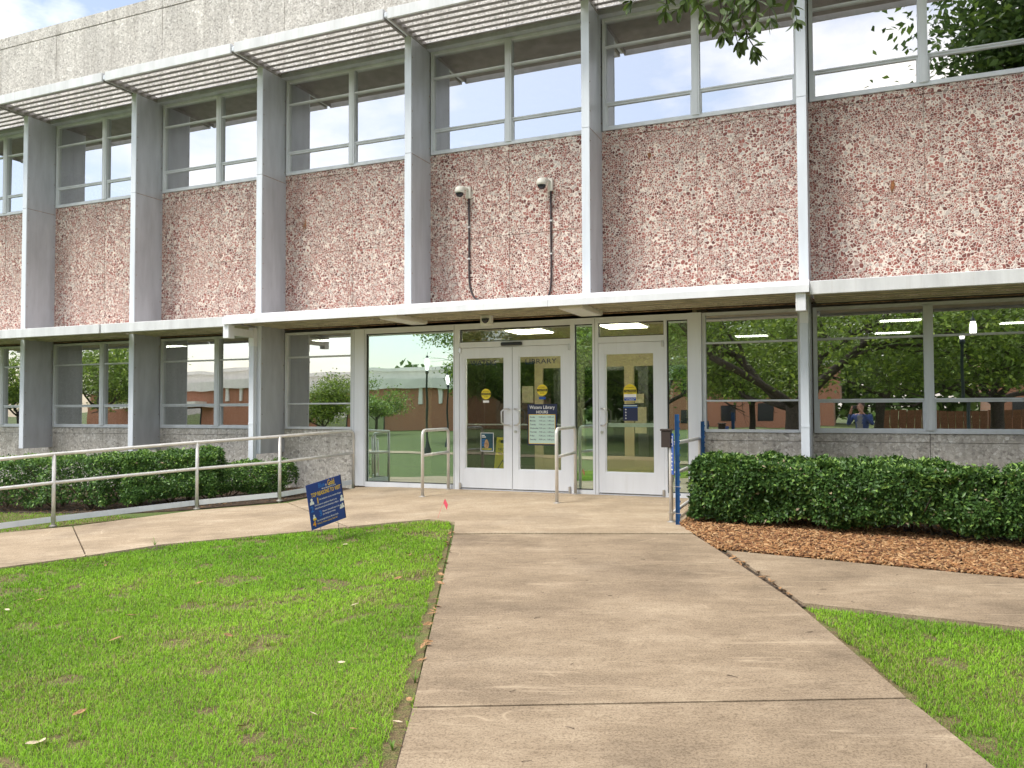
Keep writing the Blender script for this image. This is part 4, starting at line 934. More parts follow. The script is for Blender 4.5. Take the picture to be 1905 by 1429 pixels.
grass('lawn_grass', P_strip, 5200, 'strip of paler grass between the handrail and the low hedge')
# taller weeds at the path edges
def weed(px, py, h, label):
    p = gw(px, py); e = empty('grass_tuft', p, label=label, cat='weed'); V = []; F = []; C = []
    for k in range(9):
        t = random.uniform(0, 6.28); l_ = h*random.uniform(.5, 1); pts = [Vector((math.cos(t)*l_*.5*(s_**1.8), math.sin(t)*l_*.5*(s_**1.8), l_*(s_-.35*s_**3)-.03)) for s_ in (0, .35, .7, 1)]
        sv = Vector((-math.sin(t), math.cos(t), 0))*.004; o = len(V)
        for i, q_ in enumerate(pts): w_ = (1, .9, .6, .05)[i]; V += [tuple(q_-sv*w_), tuple(q_+sv*w_)]
        for i in range(3): F.append((o+2*i, o+2*i+1, o+2*i+3, o+2*i+2))
    o = np_mesh('blades', np.array(V), np.array(F), 'grass_blade', e, np.tile(np.array([[.17, .32, .05]]), (len(V), 1)))
weed(288, 1014, .19, 'tall weed sprouting at the walkway edge'); weed(772, 1262, .12, 'weedy tuft leaning over the edge of the main path'); weed(730, 1385, .08, 'low tuft at the soil gap beside the near path slab')
weed(1640, 1225, .06, 'small tuft on the path edge of the lawn wedge')

# ------------------------------------------------------------------ bark mulch (uncountable)
def mulch(poly, dens):
    P = np.array(poly); lo = P.min(0); hi = P.max(0); n0 = int((hi-lo).prod()*dens); a = rng.uniform(lo[0], hi[0], n0); b = rng.uniform(lo[1], hi[1], n0)
    k = in_poly(a, b, poly) & (a < 6.5) & (rng.random(n0) < np.where(edge_dist(a, b, [poly[0], poly[1], poly[2], poly[3]]) < 1.0, 1, .10)) & (a < 6.2); a, b = a[k], b[k]; n = len(a)
    ln = rng.uniform(.02, .075, n); wd = rng.uniform(.006, .018, n); th = rng.uniform(0, np.pi, n); tl = rng.normal(0, .28, n)
    D = np.stack([np.cos(th)*np.cos(tl), np.sin(th)*np.cos(tl), np.sin(tl)], 1); S_ = np.stack([-np.sin(th), np.cos(th), rng.normal(0, .3, n)], 1); S_ = unit(S_); U_ = np.cross(D, S_)
    C = np.stack([a, b, zgv(a, b)+rng.uniform(-.012, .022, n)], 1); hl_ = D*ln[:, None]*.5; hs = S_*wd[:, None]*.5; hu = U_*(.003+.003*rng.random((n, 1)))
    V = np.stack([C-hl_-hs*.6-hu, C+hl_-hs-hu, C+hl_*.9+hs*.7-hu, C-hl_+hs-hu, C-hl_-hs*.6+hu, C+hl_-hs+hu, C+hl_*.9+hs*.7+hu, C-hl_+hs+hu], 1).reshape(-1, 3); i = np.arange(n)[:, None]*8
    F = np.concatenate([i+np.array([f]) for f in ((4, 5, 6, 7), (0, 1, 5, 4), (1, 2, 6, 5), (2, 3, 7, 6), (3, 0, 4, 7))], 0)
    pal = np.array([[.34, .17, .07], [.42, .24, .11], [.22, .10, .045], [.52, .33, .17], [.12, .06, .03]]); c = pal[rng.choice(5, n, p=[.3, .25, .2, .13, .12])]*rng.uniform(.75, 1.2, (n, 1))
    o = np_mesh('bark_mulch', V, F, 'mulch_chip', None, np.repeat(c, 8, axis=0)); o.location = LOC0; o.rotation_euler.z = YAW
    tag(o, 'orange brown bark mulch under the clipped hedge', 'mulch', None, 'stuff')
mulch([G(1266, 976), G(1332, 1020), G(1905, 1076), G(2900, 1172)]+P_mulch[4:], 3000)
def litter_bits(poly, dens):
    P = np.array(poly); lo = P.min(0); hi = P.max(0); n = int((hi-lo).prod()*dens); a = rng.uniform(lo[0], hi[0], n); b = rng.uniform(lo[1], hi[1], n); k = in_poly(a, b, poly); a, b = a[k], b[k]; n = len(a)
    C = np.stack([a, b, zgv(a, b)-.012+rng.uniform(0, .01, n)], 1); D = rng.normal(0, 1, (n, 3))*[1, 1, .15]; Nn_ = rng.normal(0, .25, (n, 3))+[0, 0, 1]
    V, F = leaves(C, D, Nn_, rng.uniform(.03, .06, n), rng.uniform(.01, .025, n)); c = np.array([[.20, .12, .06]])*rng.uniform(.4, 1.6, (n, 1))
    o = np_mesh('leaf_litter', V, F, 'mulch_chip', None, np.repeat(c, 4, axis=0)); o.location = LOC0; o.rotation_euler.z = YAW; tag(o, 'brown leaf litter on the soil behind the handrail', 'leaf litter', None, 'stuff')
litter_bits(P_bedl, 260)

# ------------------------------------------------------------------ hedges
def hedge(A, Bp, depth, h, n, label, lean_end=0, leaf=.038, group='clipped hedges along the wall', gap=.10, tone=1.0, seed=1):
    rg = np.random.default_rng(seed); A = np.array(A); Bp = np.array(Bp); Lg = np.linalg.norm(Bp-A); u = (Bp-A)/Lg; v = np.array([-u[1], u[0]])
    r_ = empty('hedge', to_world(*A, zg(*A)), label=label, cat='hedge', group=group)
    m_ = n; f = rg.choice(5, m_, p=[.40, .28, .08, .08, .16]); s_ = rg.random(m_); t_ = rg.random(m_); w_ = rg.random(m_)
    X = s_*Lg; Y = t_*depth; Z = w_*h
    Y = np.where(f == 0, 0, Y); Z = np.where(f == 1, h, Z); X = np.where(f == 2, 0, X); X = np.where(f == 3, Lg, X)
    NX = np.where(f == 2, -1.0, np.where(f == 3, 1.0, 0)); NY = np.where(f == 0, -1.0, 0.0); NZ = np.where(f == 1, 1.0, 0.0)
    # rounding, lumps and shoots
    lump = (smooth_noise(X+5, Z*1.3+Y, .34, seed+20)-.5)*.19+(smooth_noise(X, Z+Y, .12, seed+21)-.5)*.09
    dep_in = np.where(f == 4, 0, -np.abs(rg.normal(0, .045, m_))+lump); shoot = (rg.random(m_) < .03)*rg.uniform(0, .07, m_)
    X = X+NX*(dep_in+shoot); Y = Y+NY*(dep_in+shoot); Z = Z+NZ*(dep_in*.8+shoot*1.2)
    rr = .20
    for lim, ax in ((0, 'x0'), (0, 'x1')):
        pass
    cx = np.clip(X, rr, Lg-rr); cyy = np.clip(Y, rr, depth-rr); cz = np.minimum(Z, h-rr); dv = np.stack([X-cx, Y-cyy, Z-cz], 1); dl = np.linalg.norm(dv, axis=1); k = np.where(dl > rr, rr/np.maximum(dl, 1e-6), 1)
    X = cx+dv[:, 0]*np.where(dl > rr+.08, (rr+.05)/np.maximum(dl, 1e-6), 1); Y = cyy+dv[:, 1]*np.where(dl > rr+.08, (rr+.05)/np.maximum(dl, 1e-6), 1); Z = cz+dv[:, 2]*np.where(dl > rr+.08, (rr+.05)/np.maximum(dl, 1e-6), 1)
    gapz = gap*(.3+1.4*smooth_noise(X, Y, .4, seed+30)); tuck = np.clip((.25-Z)/.25, 0, 1)*.10; Y = np.where(f == 0, Y+tuck, Y)
    hole = smooth_noise(X*1.0+7, Z*1.2+Y, .10, seed+50)*.6+smooth_noise(X+3, Z+Y*1.1, .27, seed+51)*.4; keep = (Z > gapz) & ((hole > .30) | (rg.random(m_) < .25)); X, Y, Z, NX, NY, NZ, f = (q_[keep] for q_ in (X, Y, Z, NX, NY, NZ, f)); m_ = len(X)
    a = A[0]+u[0]*X+v[0]*Y; b = A[1]+u[1]*X+v[1]*Y; gz = zgv(a, b)
    W_ = np.stack([a*cY-b*sY, CAMY+a*sY+b*cY, gz+Z], 1)
    nl = np.stack([u[0]*NX+v[0]*NY, u[1]*NX+v[1]*NY, NZ], 1); nw = np.stack([nl[:, 0]*cY-nl[:, 1]*sY, nl[:, 0]*sY+nl[:, 1]*cY, nl[:, 2]], 1)
    nr = unit(nw*.8+rg.normal(0, .55, (m_, 3))+[0, 0, .45]); D = unit(np.cross(nr, rg.normal(0, 1, (m_, 3)))+nw*.35+[0, 0, .15])
    V, F = leaves(W_, D, nr, leaf*rg.uniform(.5, 1.25, m_), leaf*.5*rg.uniform(.8, 1.2, m_), .22)
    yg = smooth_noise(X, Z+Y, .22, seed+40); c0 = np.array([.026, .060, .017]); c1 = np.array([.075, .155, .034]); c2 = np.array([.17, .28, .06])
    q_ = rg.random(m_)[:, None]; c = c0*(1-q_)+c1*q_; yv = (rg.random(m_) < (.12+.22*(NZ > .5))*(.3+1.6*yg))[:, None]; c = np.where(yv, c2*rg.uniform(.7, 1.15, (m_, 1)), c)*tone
    dr = (rg.random(m_) < .006)[:, None]; c = np.where(dr, np.array([.42, .33, .22]), c)
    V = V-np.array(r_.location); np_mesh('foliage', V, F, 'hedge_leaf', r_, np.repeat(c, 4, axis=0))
    st = MB(); ns = max(3, int(Lg*3.2))
    for k in range(ns):
        x = (k+.5)/ns*Lg+rg.uniform(-.08, .08); y = depth*rg.uniform(.3, .7); p = A+u*x+v*y; p3 = to_world(p[0], p[1], zg(*p))-Vector(r_.location)
        for j in range(4):
            d = Vector((rg.normal(0, .30), rg.normal(0, .30), h*rg.uniform(.6, .92))); md = d*.5+Vector((rg.normal(0, .04), rg.normal(0, .04), 0)); st.tube([p3-Vector((0, 0, .05)), p3+md, p3+d], [.013, .009, .003], 5)
    st.build('stems', 'stem_bark', r_)['kind'] = 'stuff'
    return r_
hedge(G(1284, 974), G(1866, 1021), .95, .70, 82000, 'long clipped dark green hedge on the bark mulch right of the entrance', leaf=.058, seed=2, gap=.13, tone=1.25)
hedge(G(1872, 1022), G(2330, 1065), .95, .72, 52000, 'clipped hedge at the outer end of the mulch bed past a gap', leaf=.058, seed=3, gap=.13, tone=1.25)
hedge(G(-330, 940), G(190, 951), 1.0, .76, 52000, 'boxy clipped hedge behind the lowest stretch of handrail', leaf=.05, seed=4, tone=1.6)
hedge(G(228, 949), G(400, 936), .95, .76, 30000, 'rounder clipped hedge behind the middle of the handrail', leaf=.05, seed=5, tone=1.6)
hedge(G(382, 933), G(528, 925), .8, .50, 20000, 'low loose shrub beside the drainpipe behind the handrail', leaf=.045, seed=6, tone=1.6)

# ------------------------------------------------------------------ trees
def tree(name, loc, H_, trunk_r, spread, label, nleaf, leaf_l, seed, fork=1.6, low=.35, tone=(.19, .29, .06), group='trees on the green', levels=4, flat=.55, cbase=None):
    rg = random.Random(seed); rgn = np.random.default_rng(seed); r_ = empty(name, loc, label=label, cat='tree', group=group); mb = MB(); tips = []
    def limb(p, d, l_, r0, lv):
        pts = [Vector(p)]; rad = [r0]; q_ = Vector(p); dd_ = Vector(d).normalized(); n = 5
        for k in range(n):
            dd_ = (dd_+Vector((rg.gauss(0, .18), rg.gauss(0, .18), rg.gauss(.02, .12)))).normalized(); q_ = q_+dd_*(l_/n); pts.append(q_.copy()); rad.append(r0*(1-.45*(k+1)/n))
            if lv <= 2: tips.append((q_.copy(), lv))
        mb.tube(pts, rad, 9 if lv > 2 else 5)
        if lv == 0: return
        nb = rg.randint(2, 3)+(1 if lv >= 3 else 0)
        for k in range(nb):
            t = rg.uniform(.45, 1); i = min(n-1, int(t*n)); base = pts[i].lerp(pts[i+1], t*n-i if t < 1 else 1); ax = dd_.orthogonal(); ax.rotate(Matrix.Rotation(rg.uniform(0, 6.28), 3, dd_)); nd = (dd_+ax*rg.uniform(.5, 1.1)); nd.z = nd.z*flat+.12; limb(base, nd, l_*rg.uniform(.6, .82), rad[i]*rg.uniform(.5, .7), lv-1)
    tp_ = Vector((rg.gauss(0, .1), rg.gauss(0, .1), fork)); mb.tube([(0, 0, -.4), (0, 0, 0), (0, 0, .25), tp_*.5+Vector((.05, 0, 0)), tp_, tp_*1.12], [trunk_r*1.7, trunk_r*1.45, trunk_r*1.15, trunk_r, trunk_r*.95, trunk_r*.7], 12)
    nl = 6
    for k in range(nl):
        a = 2*math.pi*k/nl+rg.uniform(-.35, .35); el = rg.uniform(low, 1.1); limb(tp_*rg.uniform(.85, 1.08), (math.cos(a)*math.cos(el), math.sin(a)*math.cos(el), math.sin(el)), spread*rg.uniform(.42, .6), trunk_r*rg.uniform(.40, .58), levels-1)
    mb.build('trunk', 'bark', r_, True)
    T = np.array([t[0][:] for t in tips]); zc = cbase if cbase else fork+.6; top = T[:, 2].max(); T[:, 2] = np.where(T[:, 2] > zc, zc+(T[:, 2]-zc)*(H_-zc)/max(.1, top-zc), T[:, 2]); 
    idx = rgn.integers(0, len(T), nleaf); C = T[idx]+rgn.normal(0, 1, (nleaf, 3))*np.array([.55, .55, .36])*max(1, spread/7); k = C[:, 2] > zc-.5+rgn.random(nleaf)*.8; C = C[k]; n = len(C)
    nr = unit(rgn.normal(0, .6, (n, 3))+[0, 0, .8]); D = np.cross(nr, rgn.normal(0, 1, (n, 3))); V, F = leaves(C, D, nr, leaf_l*rgn.uniform(.7, 1.3, n), leaf_l*.6*rgn.uniform(.7, 1.2, n), .2)
    tone = np.array(tone); f = rgn.random(n)[:, None]; c = tone*(.55+.9*f); c = np.where((rgn.random(n) < .2)[:, None], tone*np.array([2.0, 1.8, 1.3]), c)
    np_mesh('crown', V, F, 'tree_leaf', r_, np.repeat(c, 4, axis=0)); return r_
def mirror(px, y):                          # spot on the green whose mirror image shows at picture column px
    d = ray(px, 757); t = (-y-CAMY)/d.y; x = d.x*t; a, b = to_local(x, y); return Vector((x, y, zg(a, b)))
tree('oak_tree', mirror(1468, -30), 13, .46, 10.5, 'big live oak with thick low trunk on the green', 30000, .24, 21, fork=2.4, low=.12)
tree('oak_tree', mirror(1858, -36), 13, .33, 10, 'spreading oak with forked trunk on the green near the lamp post', 26000, .26, 22, fork=2.2, low=.2)
tree('oak_tree', mirror(1640, -48), 15, .30, 11, 'pale-trunked oak at the back of the green', 26000, .30, 23, fork=3.0, low=.3, tone=(.22, .32, .07))
tree('oak_tree', mirror(1392, -50), 12, .22, 8, 'young oak before the red brick wall', 16000, .28, 24, fork=2.6, low=.4, tone=(.22, .33, .07))
tree('oak_tree', mirror(1235, -44), 14, .30, 9, 'upright oak across the green from the doors', 24000, .27, 25, fork=2.6, low=.35)
tree('oak_tree', mirror(1075, -52), 15, .35, 10, 'dark oak farther back across from the doors', 24000, .30, 26, fork=2.8, low=.3)
tree('oak_tree', mirror(950, -47), 12.5, .30, 6.0, 'oak beside the footpath opposite the double doors', 22000, .28, 27, fork=2.8, low=.35)
tree('street_tree', mirror(600, -44), 5.2, .12, 4.0, 'small round tree by the pale planter wall', 9000, .22, 28, fork=1.4, low=.5, levels=3)
tree('street_tree', mirror(185, -38), 9.5, .22, 6.5, 'bushy green tree by the far footpath', 18000, .26, 29, fork=2.0, low=.4, tone=(.22, .33, .07))
tree('street_tree', mirror(20, -36), 7.5, .2, 5.5, 'green tree at the far end of the footpath', 14000, .26, 30, fork=1.8, low=.4, tone=(.22, .33, .07))
tree('street_tree', mirror(700, -58), 5.5, .12, 4, 'small tree against the brick hall', 8000, .26, 31, fork=1.6, low=.5, levels=3)
tree('oak_tree', mirror(2100, -55), 14, .3, 10, 'oak on the far side of the green past the lamp', 18000, .32, 32, fork=2.8, low=.3)

# the near oak whose branch hangs into view
nloc = to_world(5.1, -2.4); nloc.z = zg(5.1, -2.4)
near = tree('oak_tree', nloc, 13.5, .42, 8.0, 'near oak whose leafy branch hangs in front of the upper windows', 90000, .19, 41, fork=3.6, low=.5, cbase=5.6, tone=(.085, .15, .04))
DEP = 6.2
hb = MB(); lim = [nloc+Vector((0, 0, 3.7)), nloc.lerp(at_depth(1560, -420, DEP), .5)+Vector((0, 0, 3.3)), at_depth(1520, -330, DEP), at_depth(1400, -150, DEP), at_depth(1330, -70, DEP)]
hb.tube([v-nloc for v in lim], [.12, .075, .045, .024, .014], 8)
twigs = [((1400, -150), (1330, -60), (1262, 18)), ((1330, -70), (1290, -20), (1312, 34)), ((1380, -130), (1335, -30), (1346, 62)), ((1400, -150), (1392, -20), (1384, 52), (1404, 96)), ((1430, -190), (1425, -60), (1432, 34)), ((1470, -240), (1470, -60), (1482, 36)), ((1340, -80), (1230, -40), (1176, 2)), ((1330, -70), (1240, -30), (1238, 22)), ((1410, -160), (1370, -40), (1362, 24)), ((1400, -150), (1400, -30), (1410, 40)), ((1520, -330), (1560, -140), (1600, -30)), ((1380, -130), (1300, -60), (1275, 0)), ((1384, -60), (1350, 0), (1372, 78))]
rgl = random.Random(5); spots = []
for k, tw in enumerate(twigs):
    dp = DEP+rgl.uniform(-.35, .45)+(.9 if tw[-1][0] < 1270 else 0); pts = [at_depth(x, y, dp) for x, y in tw]; pts[0] = at_depth(*tw[0], DEP)
    fine = []
    for i in range(len(pts)-1):
        for s_ in range(4): fine.append(pts[i].lerp(pts[i+1], s_/4)+Vector((rgl.gauss(0, .008), rgl.gauss(0, .008), rgl.gauss(0, .008))))
    fine.append(pts[-1]); hb.tube([v-nloc for v in fine], [.011-.009*i/len(fine) for i in range(len(fine))], 5)
    for i, q_ in enumerate(fine):
        f = i/len(fine)
        qd = q_-CAMP; qy = IH/2-FPX*qd.dot(UP)/qd.dot(FW)
        if f < .3 or qy < -22: continue
        for j in range(5 if i < len(fine)-1 else 9): spots.append((q_, (fine[i]-fine[max(0, i-1)]).normalized(), f, i == len(fine)-1))
hang = hb.build('hanging_branch', 'bark', near, True)
lf = MB(); NX = 6
prof = [(0, .08), (.18, .28), (.42, .5), (.68, .56), (.88, .36), (1, .03)]
for j, (t, w_) in enumerate(prof):
    for sgn in (-1, 0, 1): lf.v.append((sgn*w_*.30, t, (abs(sgn)*.07*w_)-.12*t*t))
for j in range(5):
    for k in (0, 1): lf.f.append((j*3+k, j*3+k+1, j*3+k+4, j*3+k+3)); lf.mi.append(0)
first = None
for q_, d, f, tipf in spots:
    if first is None: o = lf.build('leaf', 'oak_leaf', hang, True); first = o
    else: o = copy_obj(first, hang)
    ax = Vector((rgl.gauss(0, 1), rgl.gauss(0, 1), rgl.gauss(0, .8))); dirn = (d*(1.0 if tipf else .5)+ax.normalized()*.9+Vector((0, 0, -.18))).normalized()
    nrm = (Vector((rgl.gauss(0, .5), rgl.gauss(0, .5), 1))); xv = dirn.cross(nrm).normalized(); zv = xv.cross(dirn); s_ = rgl.uniform(.075, .135)
    Mx = Matrix(((xv.x*s_, dirn.x*s_, zv.x*s_, q_.x-nloc.x), (xv.y*s_, dirn.y*s_, zv.y*s_, q_.y-nloc.y), (xv.z*s_, dirn.z*s_, zv.z*s_, q_.z-nloc.z), (0, 0, 0, 1)))
    o.matrix_local = Mx

# ------------------------------------------------------------------ fallen leaves and twigs
def scatter(n, poly, dmax, kinds, name, label, group, cat, seed, spots_px=(), em=.04):
    rg = random.Random(seed); tries = 0; P = np.array(poly); pts = [G(*s_) for s_ in spots_px]; protos = {}
    while len(pts) < n+len(spots_px) and tries < 20000:
        tries += 1
        a, b = rg.uniform(P[:, 0].min(), P[:, 0].max()), rg.uniform(1.5, P[:, 1].max())
        if in_poly(np.array([a]), np.array([b]), poly)[0] and math.hypot(a, b) < dmax and edge_dist(np.array([a]), np.array([b]), poly)[0] > em: pts.append((a, b))
    for a, b in pts:
        mt_ = rg.choice(kinds)
        if mt_ not in protos:
            mb = MB()
            if name == 'twig': mb.tube([(-.5, 0, .0), (-.15, .04, .015), (.2, .0, .02), (.5, .06, .0)], [.035, .03, .025, .012], 5)
            else:
                for t, w_ in ((0, .05), (.25, .3), (.55, .42), (.8, .27), (1, .03)):
                    for sgn in (-1, 0, 1): mb.v.append((t-.5, sgn*w_*.42, .12*abs(sgn)*w_+.16*(t-.5)**2))
                for j in range(4):
                    for k in (0, 1): mb.f.append((j*3+k, j*3+k+3, j*3+k+4, j*3+k+1)); mb.mi.append(0)
            o = mb.build(name, mt_, None, True); protos[mt_] = o
        else: o = copy_obj(protos[mt_])
        s_ = rg.uniform(.025, .06) if name == 'twig' else rg.uniform(.045, .09); o.location = to_world(a, b, zg(a, b)+(.004 if name == 'twig' else .006)); o.scale = (s_, s_, s_); o.rotation_euler = (rg.gauss(0, .3) if name != 'twig' else 0, rg.gauss(0, .25) if name != 'twig' else 0, rg.uniform(0, 6.28)); tag(o, ('pale ' if mt_ == 'pale_leaf' else '')+label, cat, group)
scatter(46, P_lawn, 9.5, ['dry_leaf', 'dry_leaf', 'pale_leaf'], 'fallen_leaf', 'dry fallen leaf lying on the big lawn', 'fallen leaves on the big lawn', 'leaf', 51, ((605, 1095), (583, 1330), (80, 1380), (60, 1385), (216, 1190), (712, 1190), (425, 1183), (740, 1345), (158, 1034)))
scatter(16, P_lawnr, 8, ['dry_leaf', 'pale_leaf'], 'fallen_leaf', 'dry fallen leaf lying on the lawn wedge', 'fallen leaves on the lawn wedge', 'leaf', 52)
scatter(14, P_mid, 9, ['twig'], 'twig', 'small dark twig lying on the path slab', 'twigs on the path', 'twig', 53, ((1060, 1355), (1000, 1150), (980, 1418)))
scatter(7, P_near, 9, ['twig'], 'twig', 'small dark twig lying on the path slab', 'twigs on the path', 'twig', 54)
scatter(7, [G(1340, 1024), G(1900, 1080), G(1900, 1160), G(1485, 1118)], 9, ['twig'], 'twig', 'small dark twig lying on the side walk', 'twigs on the side walk', 'twig', 55)
# edge litter in the soil gap beside the path
scatter(34, [G(846, 985), G(770, 1312), G(742, 1429), G(728, 1429), G(757, 1312), G(836, 985)], 9, ['dry_leaf'], 'edge_leaf', 'crumpled brown leaf in the soil gap along the path edge', 'leaves along the path edge', 'leaf', 56, (), 0.0)

scatter(30, [G(1334, 1021), G(1350, 1023), G(1493, 1121), G(1482, 1121)], 9, ['dry_leaf'], 'gap_leaf', 'crumpled brown leaf in the gap beside the side walk', 'leaves in the side walk gap', 'leaf', 57, (), 0.0)
# ------------------------------------------------------------------ across the green (seen mirrored in the glass)
gz = lambda x, y: zg(*to_local(x, y))
def hall():
    x0, x1, y = -104, -38, -74; z = gz(-60, -74)-.4; e = empty('brick_hall', (x0, y, z), label='long red brick hall with white upper walls across the green', cat='building'); Wd = x1-x0
    MB().box(0, Wd, -18, 0, 0, 5.4).build('brick_wall', 'brick_wall', e); MB().box(-.4, Wd+.4, -18.4, .6, 5.4, 6.6).build('white_band', 'white_wall', e)
    MB().box(6, Wd-4, -17, -3, 6.6, 7.7).build('upper_wall', 'white_wall', e); MB().box(5.4, Wd-3.4, -17.6, -2.4, 7.7, 8.1).build('roof', 'white_wall', e)
    MB().box(8, 24, .0, 2.2, 3.3, 3.9).build('porch_roof', 'white_wall', e); MB().box(40, 52, .0, 1.6, 3.4, 3.9).build('porch_roof', 'white_wall', e)
    for xx, wd_ in ((9, 5), (16, 6), (41, 4.5), (47, 4)):
        w = MB().box(xx, xx+wd_, -.1, .06, .4, 3.2).build('window', 'lamp_post', e); MB().box(xx+.12, xx+wd_-.12, .061, .08, .5, 3.1).build('pane', 'window_glass', w)
    for xx in (27, 29.5, 32, 56, 58.5, 61): MB().box(xx, xx+.5, .0, .25, 3.6, 5.4).build('pilaster', 'white_wall', e)
hall()
def block(x0, x1, y, h, mat, label, nm='brick_building'):
    z = gz((x0+x1)/2, y)-.4; e = empty(nm, (x0, y, z), label=label, cat='building'); MB().box(0, x1-x0, -12, 0, 0, h).build('wall', mat, e); MB().box(-.3, x1-x0+.3, -12.3, .3, h, h+.6).build('roof_edge', 'white_wall', e)
    for k in range(int((x1-x0)/4.5)):
        for zz in (1.2, 4.6):
            if zz+2 < h: MB().box(1.5+k*4.5, 3.3+k*4.5, .005, .05, zz, zz+1.9).build('window', 'dark_dome', e)
block(-22, -2, -92, 7.5, 'brick_wall', 'two-storey red brick building behind the oaks'); block(14, 40, -88, 8, 'brick_wall', 'red brick building beyond the wooden fence')
def fence(xa, xb, y):
    e = empty('wooden_fence', (xa, y, gz(xa, y)), label='brown wooden board fence on the far side of the green', cat='fence'); n = int((xb-xa)/.6); first = None
    for k in range(n):
        if first is None: first = MB().box(0, .57, -.02, .02, -.2, 1.9).build('board', 'fence_wood', e)
        else:
            o = copy_obj(first, e); o.location.x = k*.6; o.location.z = rng.uniform(-.03, .03)
fence(2.5, 14, -66)
def planter(px0, px1, y):
    a, b = mirror(px0, y), mirror(px1, y); e = MB().box(0, b.x-a.x, -.25, .25, -.2, .9, c=.03).build('planter_wall', 'white_wall'); e.location = a; tag(e, 'low pale concrete planter wall by the far footpath', 'wall')
planter(600, 668, -40)
far_walk = MB()
fw_pts = [(-60, -33), (-30, -27), (-8, -24.5), (20, -24), (60, -25)]
for k in range(len(fw_pts)-1):
    a, b = Vector(fw_pts[k]), Vector(fw_pts[k+1]); d = (b-a).normalized(); n_ = Vector((-d.y, d.x))*1.2; q4 = [a-n_, b-n_, b+n_, a+n_]; far_walk.add([(v.x, v.y, gz(v.x, v.y)-.008) for v in q4], [(0, 1, 2, 3)])
o = far_walk.build('far_walk', 'walk_concrete'); tag(o, 'concrete footpath crossing the green', None, None, 'structure')
def lamp(px, y, label, H_=4.4):
    p = mirror(px, y); e = empty('street_lamp', p, label=label, cat='street lamp', group='lamps on the green')
    MB().lathe([(.16, -.2), (.16, .25), (.11, .35), (.09, .5), (.06, .6), (.05, H_-.35), (.09, H_-.3), (.10, H_-.2), (.05, H_-.15)], (0, 0, 0), 12).build('post', 'lamp_post', e, True)
    MB().lathe([(.06, H_-.15), (.11, H_+.0), (.125, H_+.2), (.10, H_+.38), (.07, H_+.48)], (0, 0, 0), 14).build('globe', 'lamp_globe', e, True); MB().lathe([(.09, H_+.47), (.06, H_+.56), (.012, H_+.62), (.01, H_+.8), (0, H_+.8)], (0, 0, 0), 10).build('finial', 'lamp_post', e, True)
lamp(795, -25, 'dark post lamp by the far footpath opposite the glass pane'); lamp(1805, -22, 'dark post lamp lit beside the spreading oak'); lamp(833, -36, 'smaller-looking post lamp nearer the brick hall', 4.2)

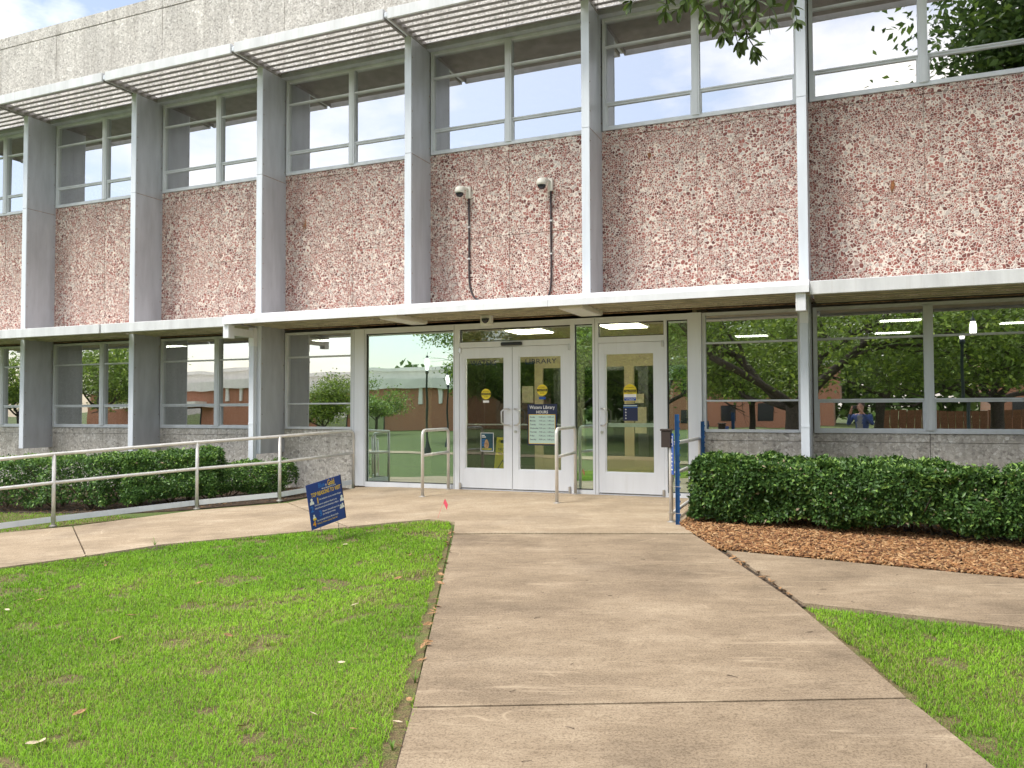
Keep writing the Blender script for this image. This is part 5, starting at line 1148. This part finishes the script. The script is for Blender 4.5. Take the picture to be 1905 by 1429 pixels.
# ------------------------------------------------------------------ the photographer (mirrored in the window)
def person():
    fwd = Vector((-sY, cY, 0)); rgt = Vector((cY, sY, 0)); o = CAMP-fwd*.50; gzv = zg(*to_local(o.x, o.y)); base = Vector((o.x, o.y, gzv)); e = empty('person', base, label='person in a blue jacket and grey shirt holding up a phone', cat='person')
    P = lambda r_, f, u: rgt*r_+fwd*f+Vector((0, 0, u))
    ph = (CAMP-fwd*.06)-base; hz = ph.z
    J = [(P(0, 0, .92), .15), (P(0, 0, 1.12), .145), (P(0, .0, 1.33), .165), (P(0, 0, 1.46), .07), (P(0, .02, 1.52), .058),
         (P(-.20, 0, 1.40), .075), (P(-.33, .08, 1.16), .055), (P(-.10, .38, hz-.03), .034), (P(.20, 0, 1.40), .075), (P(.33, .08, 1.16), .055), (P(.10, .38, hz-.03), .034),
         (P(-.10, 0, .86), .105), (P(-.11, .02, .48), .07), (P(-.12, -.02, .09), .05), (P(-.13, .14, .03), .04), (P(.10, 0, .86), .105), (P(.11, .02, .48), .07), (P(.12, -.02, .09), .05), (P(.13, .14, .03), .04)]
    E_ = [(0, 1), (1, 2), (2, 3), (3, 4), (2, 5), (5, 6), (6, 7), (2, 8), (8, 9), (9, 10), (0, 11), (11, 12), (12, 13), (13, 14), (0, 15), (15, 16), (16, 17), (17, 18)]
    def skin(name, joints, edges, mats, root=0, assign=None):
        me = bpy.data.meshes.new(name); me.from_pydata([j[0][:] for j in joints], edges, []); ob = bpy.data.objects.new(name, me); COL.objects.link(ob)
        md = ob.modifiers.new('s', 'SKIN'); md.use_smooth_shade = True
        for i, j in enumerate(joints): me.skin_vertices[0].data[i].radius = (j[1], j[1]*.85)
        me.skin_vertices[0].data[root].use_root = True; sb_ = ob.modifiers.new('d', 'SUBSURF'); sb_.levels = 2; sb_.render_levels = 2
        dg = bpy.context.evaluated_depsgraph_get(); m2 = bpy.data.meshes.new_from_object(ob.evaluated_get(dg)); bpy.data.objects.remove(ob)
        m2.materials.clear()
        for q_ in mats: m2.materials.append(MAT[q_])
        for pl in m2.polygons: pl.material_index = assign(pl.center) if assign else 0
        r2 = bpy.data.objects.new(name, m2); COL.objects.link(r2); r2.parent = e; return r2
    def asg(c):
        if c.z > 1.45: return 3
        if c.z < .90: return 2
        if abs(c.dot(rgt)) < .075 and c.dot(fwd) > .03 and c.z < 1.43: return 1
        return 0
    skin('body', J, E_, ['jacket_blue', 'shirt_grey', 'jeans', 'skin'], 0, asg)
    hd = MB(); hd.lathe([(0, 1.505), (.05, 1.515), (.066, 1.55), (.075, 1.60), (.078, 1.65), (.07, 1.70), (.045, 1.735), (0, 1.745)], P(0, .035, 0), 16); hd.build('head', 'skin', e, True)
    nb = MB(); nb.obox(P(0, .115, 1.60), P(0, .108, 1.635), .022, .02, up=fwd); nb.build('nose', 'skin', e)
    hr_ = MB(); hr_.lathe([(.088, 1.64), (.09, 1.69), (.075, 1.74), (.04, 1.765), (0, 1.77)], P(0, .015, 0), 16); hr_.build('hair', 'hair', e, True)
    for s_ in (-1, 1):
        wr_ = P(s_*.10, .38, hz-.03); hj = [(wr_, .028), (P(s_*.085, .40, hz), .03)]; ed = [(0, 1)]
        for k in range(4): hj.append((P(s_*(.078), .425, hz-.03+.022*k), .010)); ed.append((1, len(hj)-1)); hj.append((P(s_*(.050), .432, hz-.03+.022*k), .0085)); ed.append((len(hj)-2, len(hj)-1))
        hj.append((P(s_*.07, .385, hz+.02), .011)); ed.append((1, len(hj)-1)); hj.append((P(s_*.04, .40, hz+.03), .009)); ed.append((len(hj)-2, len(hj)-1)); skin('hand', hj, ed, ['skin'], 0)
    phn = empty('phone', base+P(0, .425, hz), label='dark phone held up by the person in the blue jacket', cat='phone'); phn.rotation_euler.z = YAW
    MB().box(-.075, .075, -.005, .004, -.037, .037, c=.004).build('case', 'black_plastic', phn); MB().box(.045, .068, .0045, .007, .005, .03).build('lens_block', 'dark_dome', phn)
person()

# far woods behind the green: one uncountable mass
n = 26000; X = rng.uniform(-70, 110, n); hgt = 7.5+3.5*smooth_noise(X+200, X*0, 9, 61)+2*smooth_noise(X+200, X*0, 3.1, 62); Zt = rng.random(n)**.8*hgt; Y = -112+rng.normal(0, 2.5, n)+3*smooth_noise(X+200, Zt, 4, 63)
C = np.stack([X, Y, Zt-.6], 1); nr = unit(rng.normal(0, .6, (n, 3))+[0, .5, .6]); V, F = leaves(C, np.cross(nr, rng.normal(0, 1, (n, 3))), nr, rng.uniform(.9, 1.7, n), rng.uniform(.6, 1.1, n))
c = np.array([[.11, .20, .04]])*rng.uniform(.5, 1.4, (n, 1)); tag(np_mesh('far_woods', V, F, 'tree_leaf', None, np.repeat(c, 4, axis=0)), 'far belt of green trees closing the view across the green', 'woods', None, 'stuff')
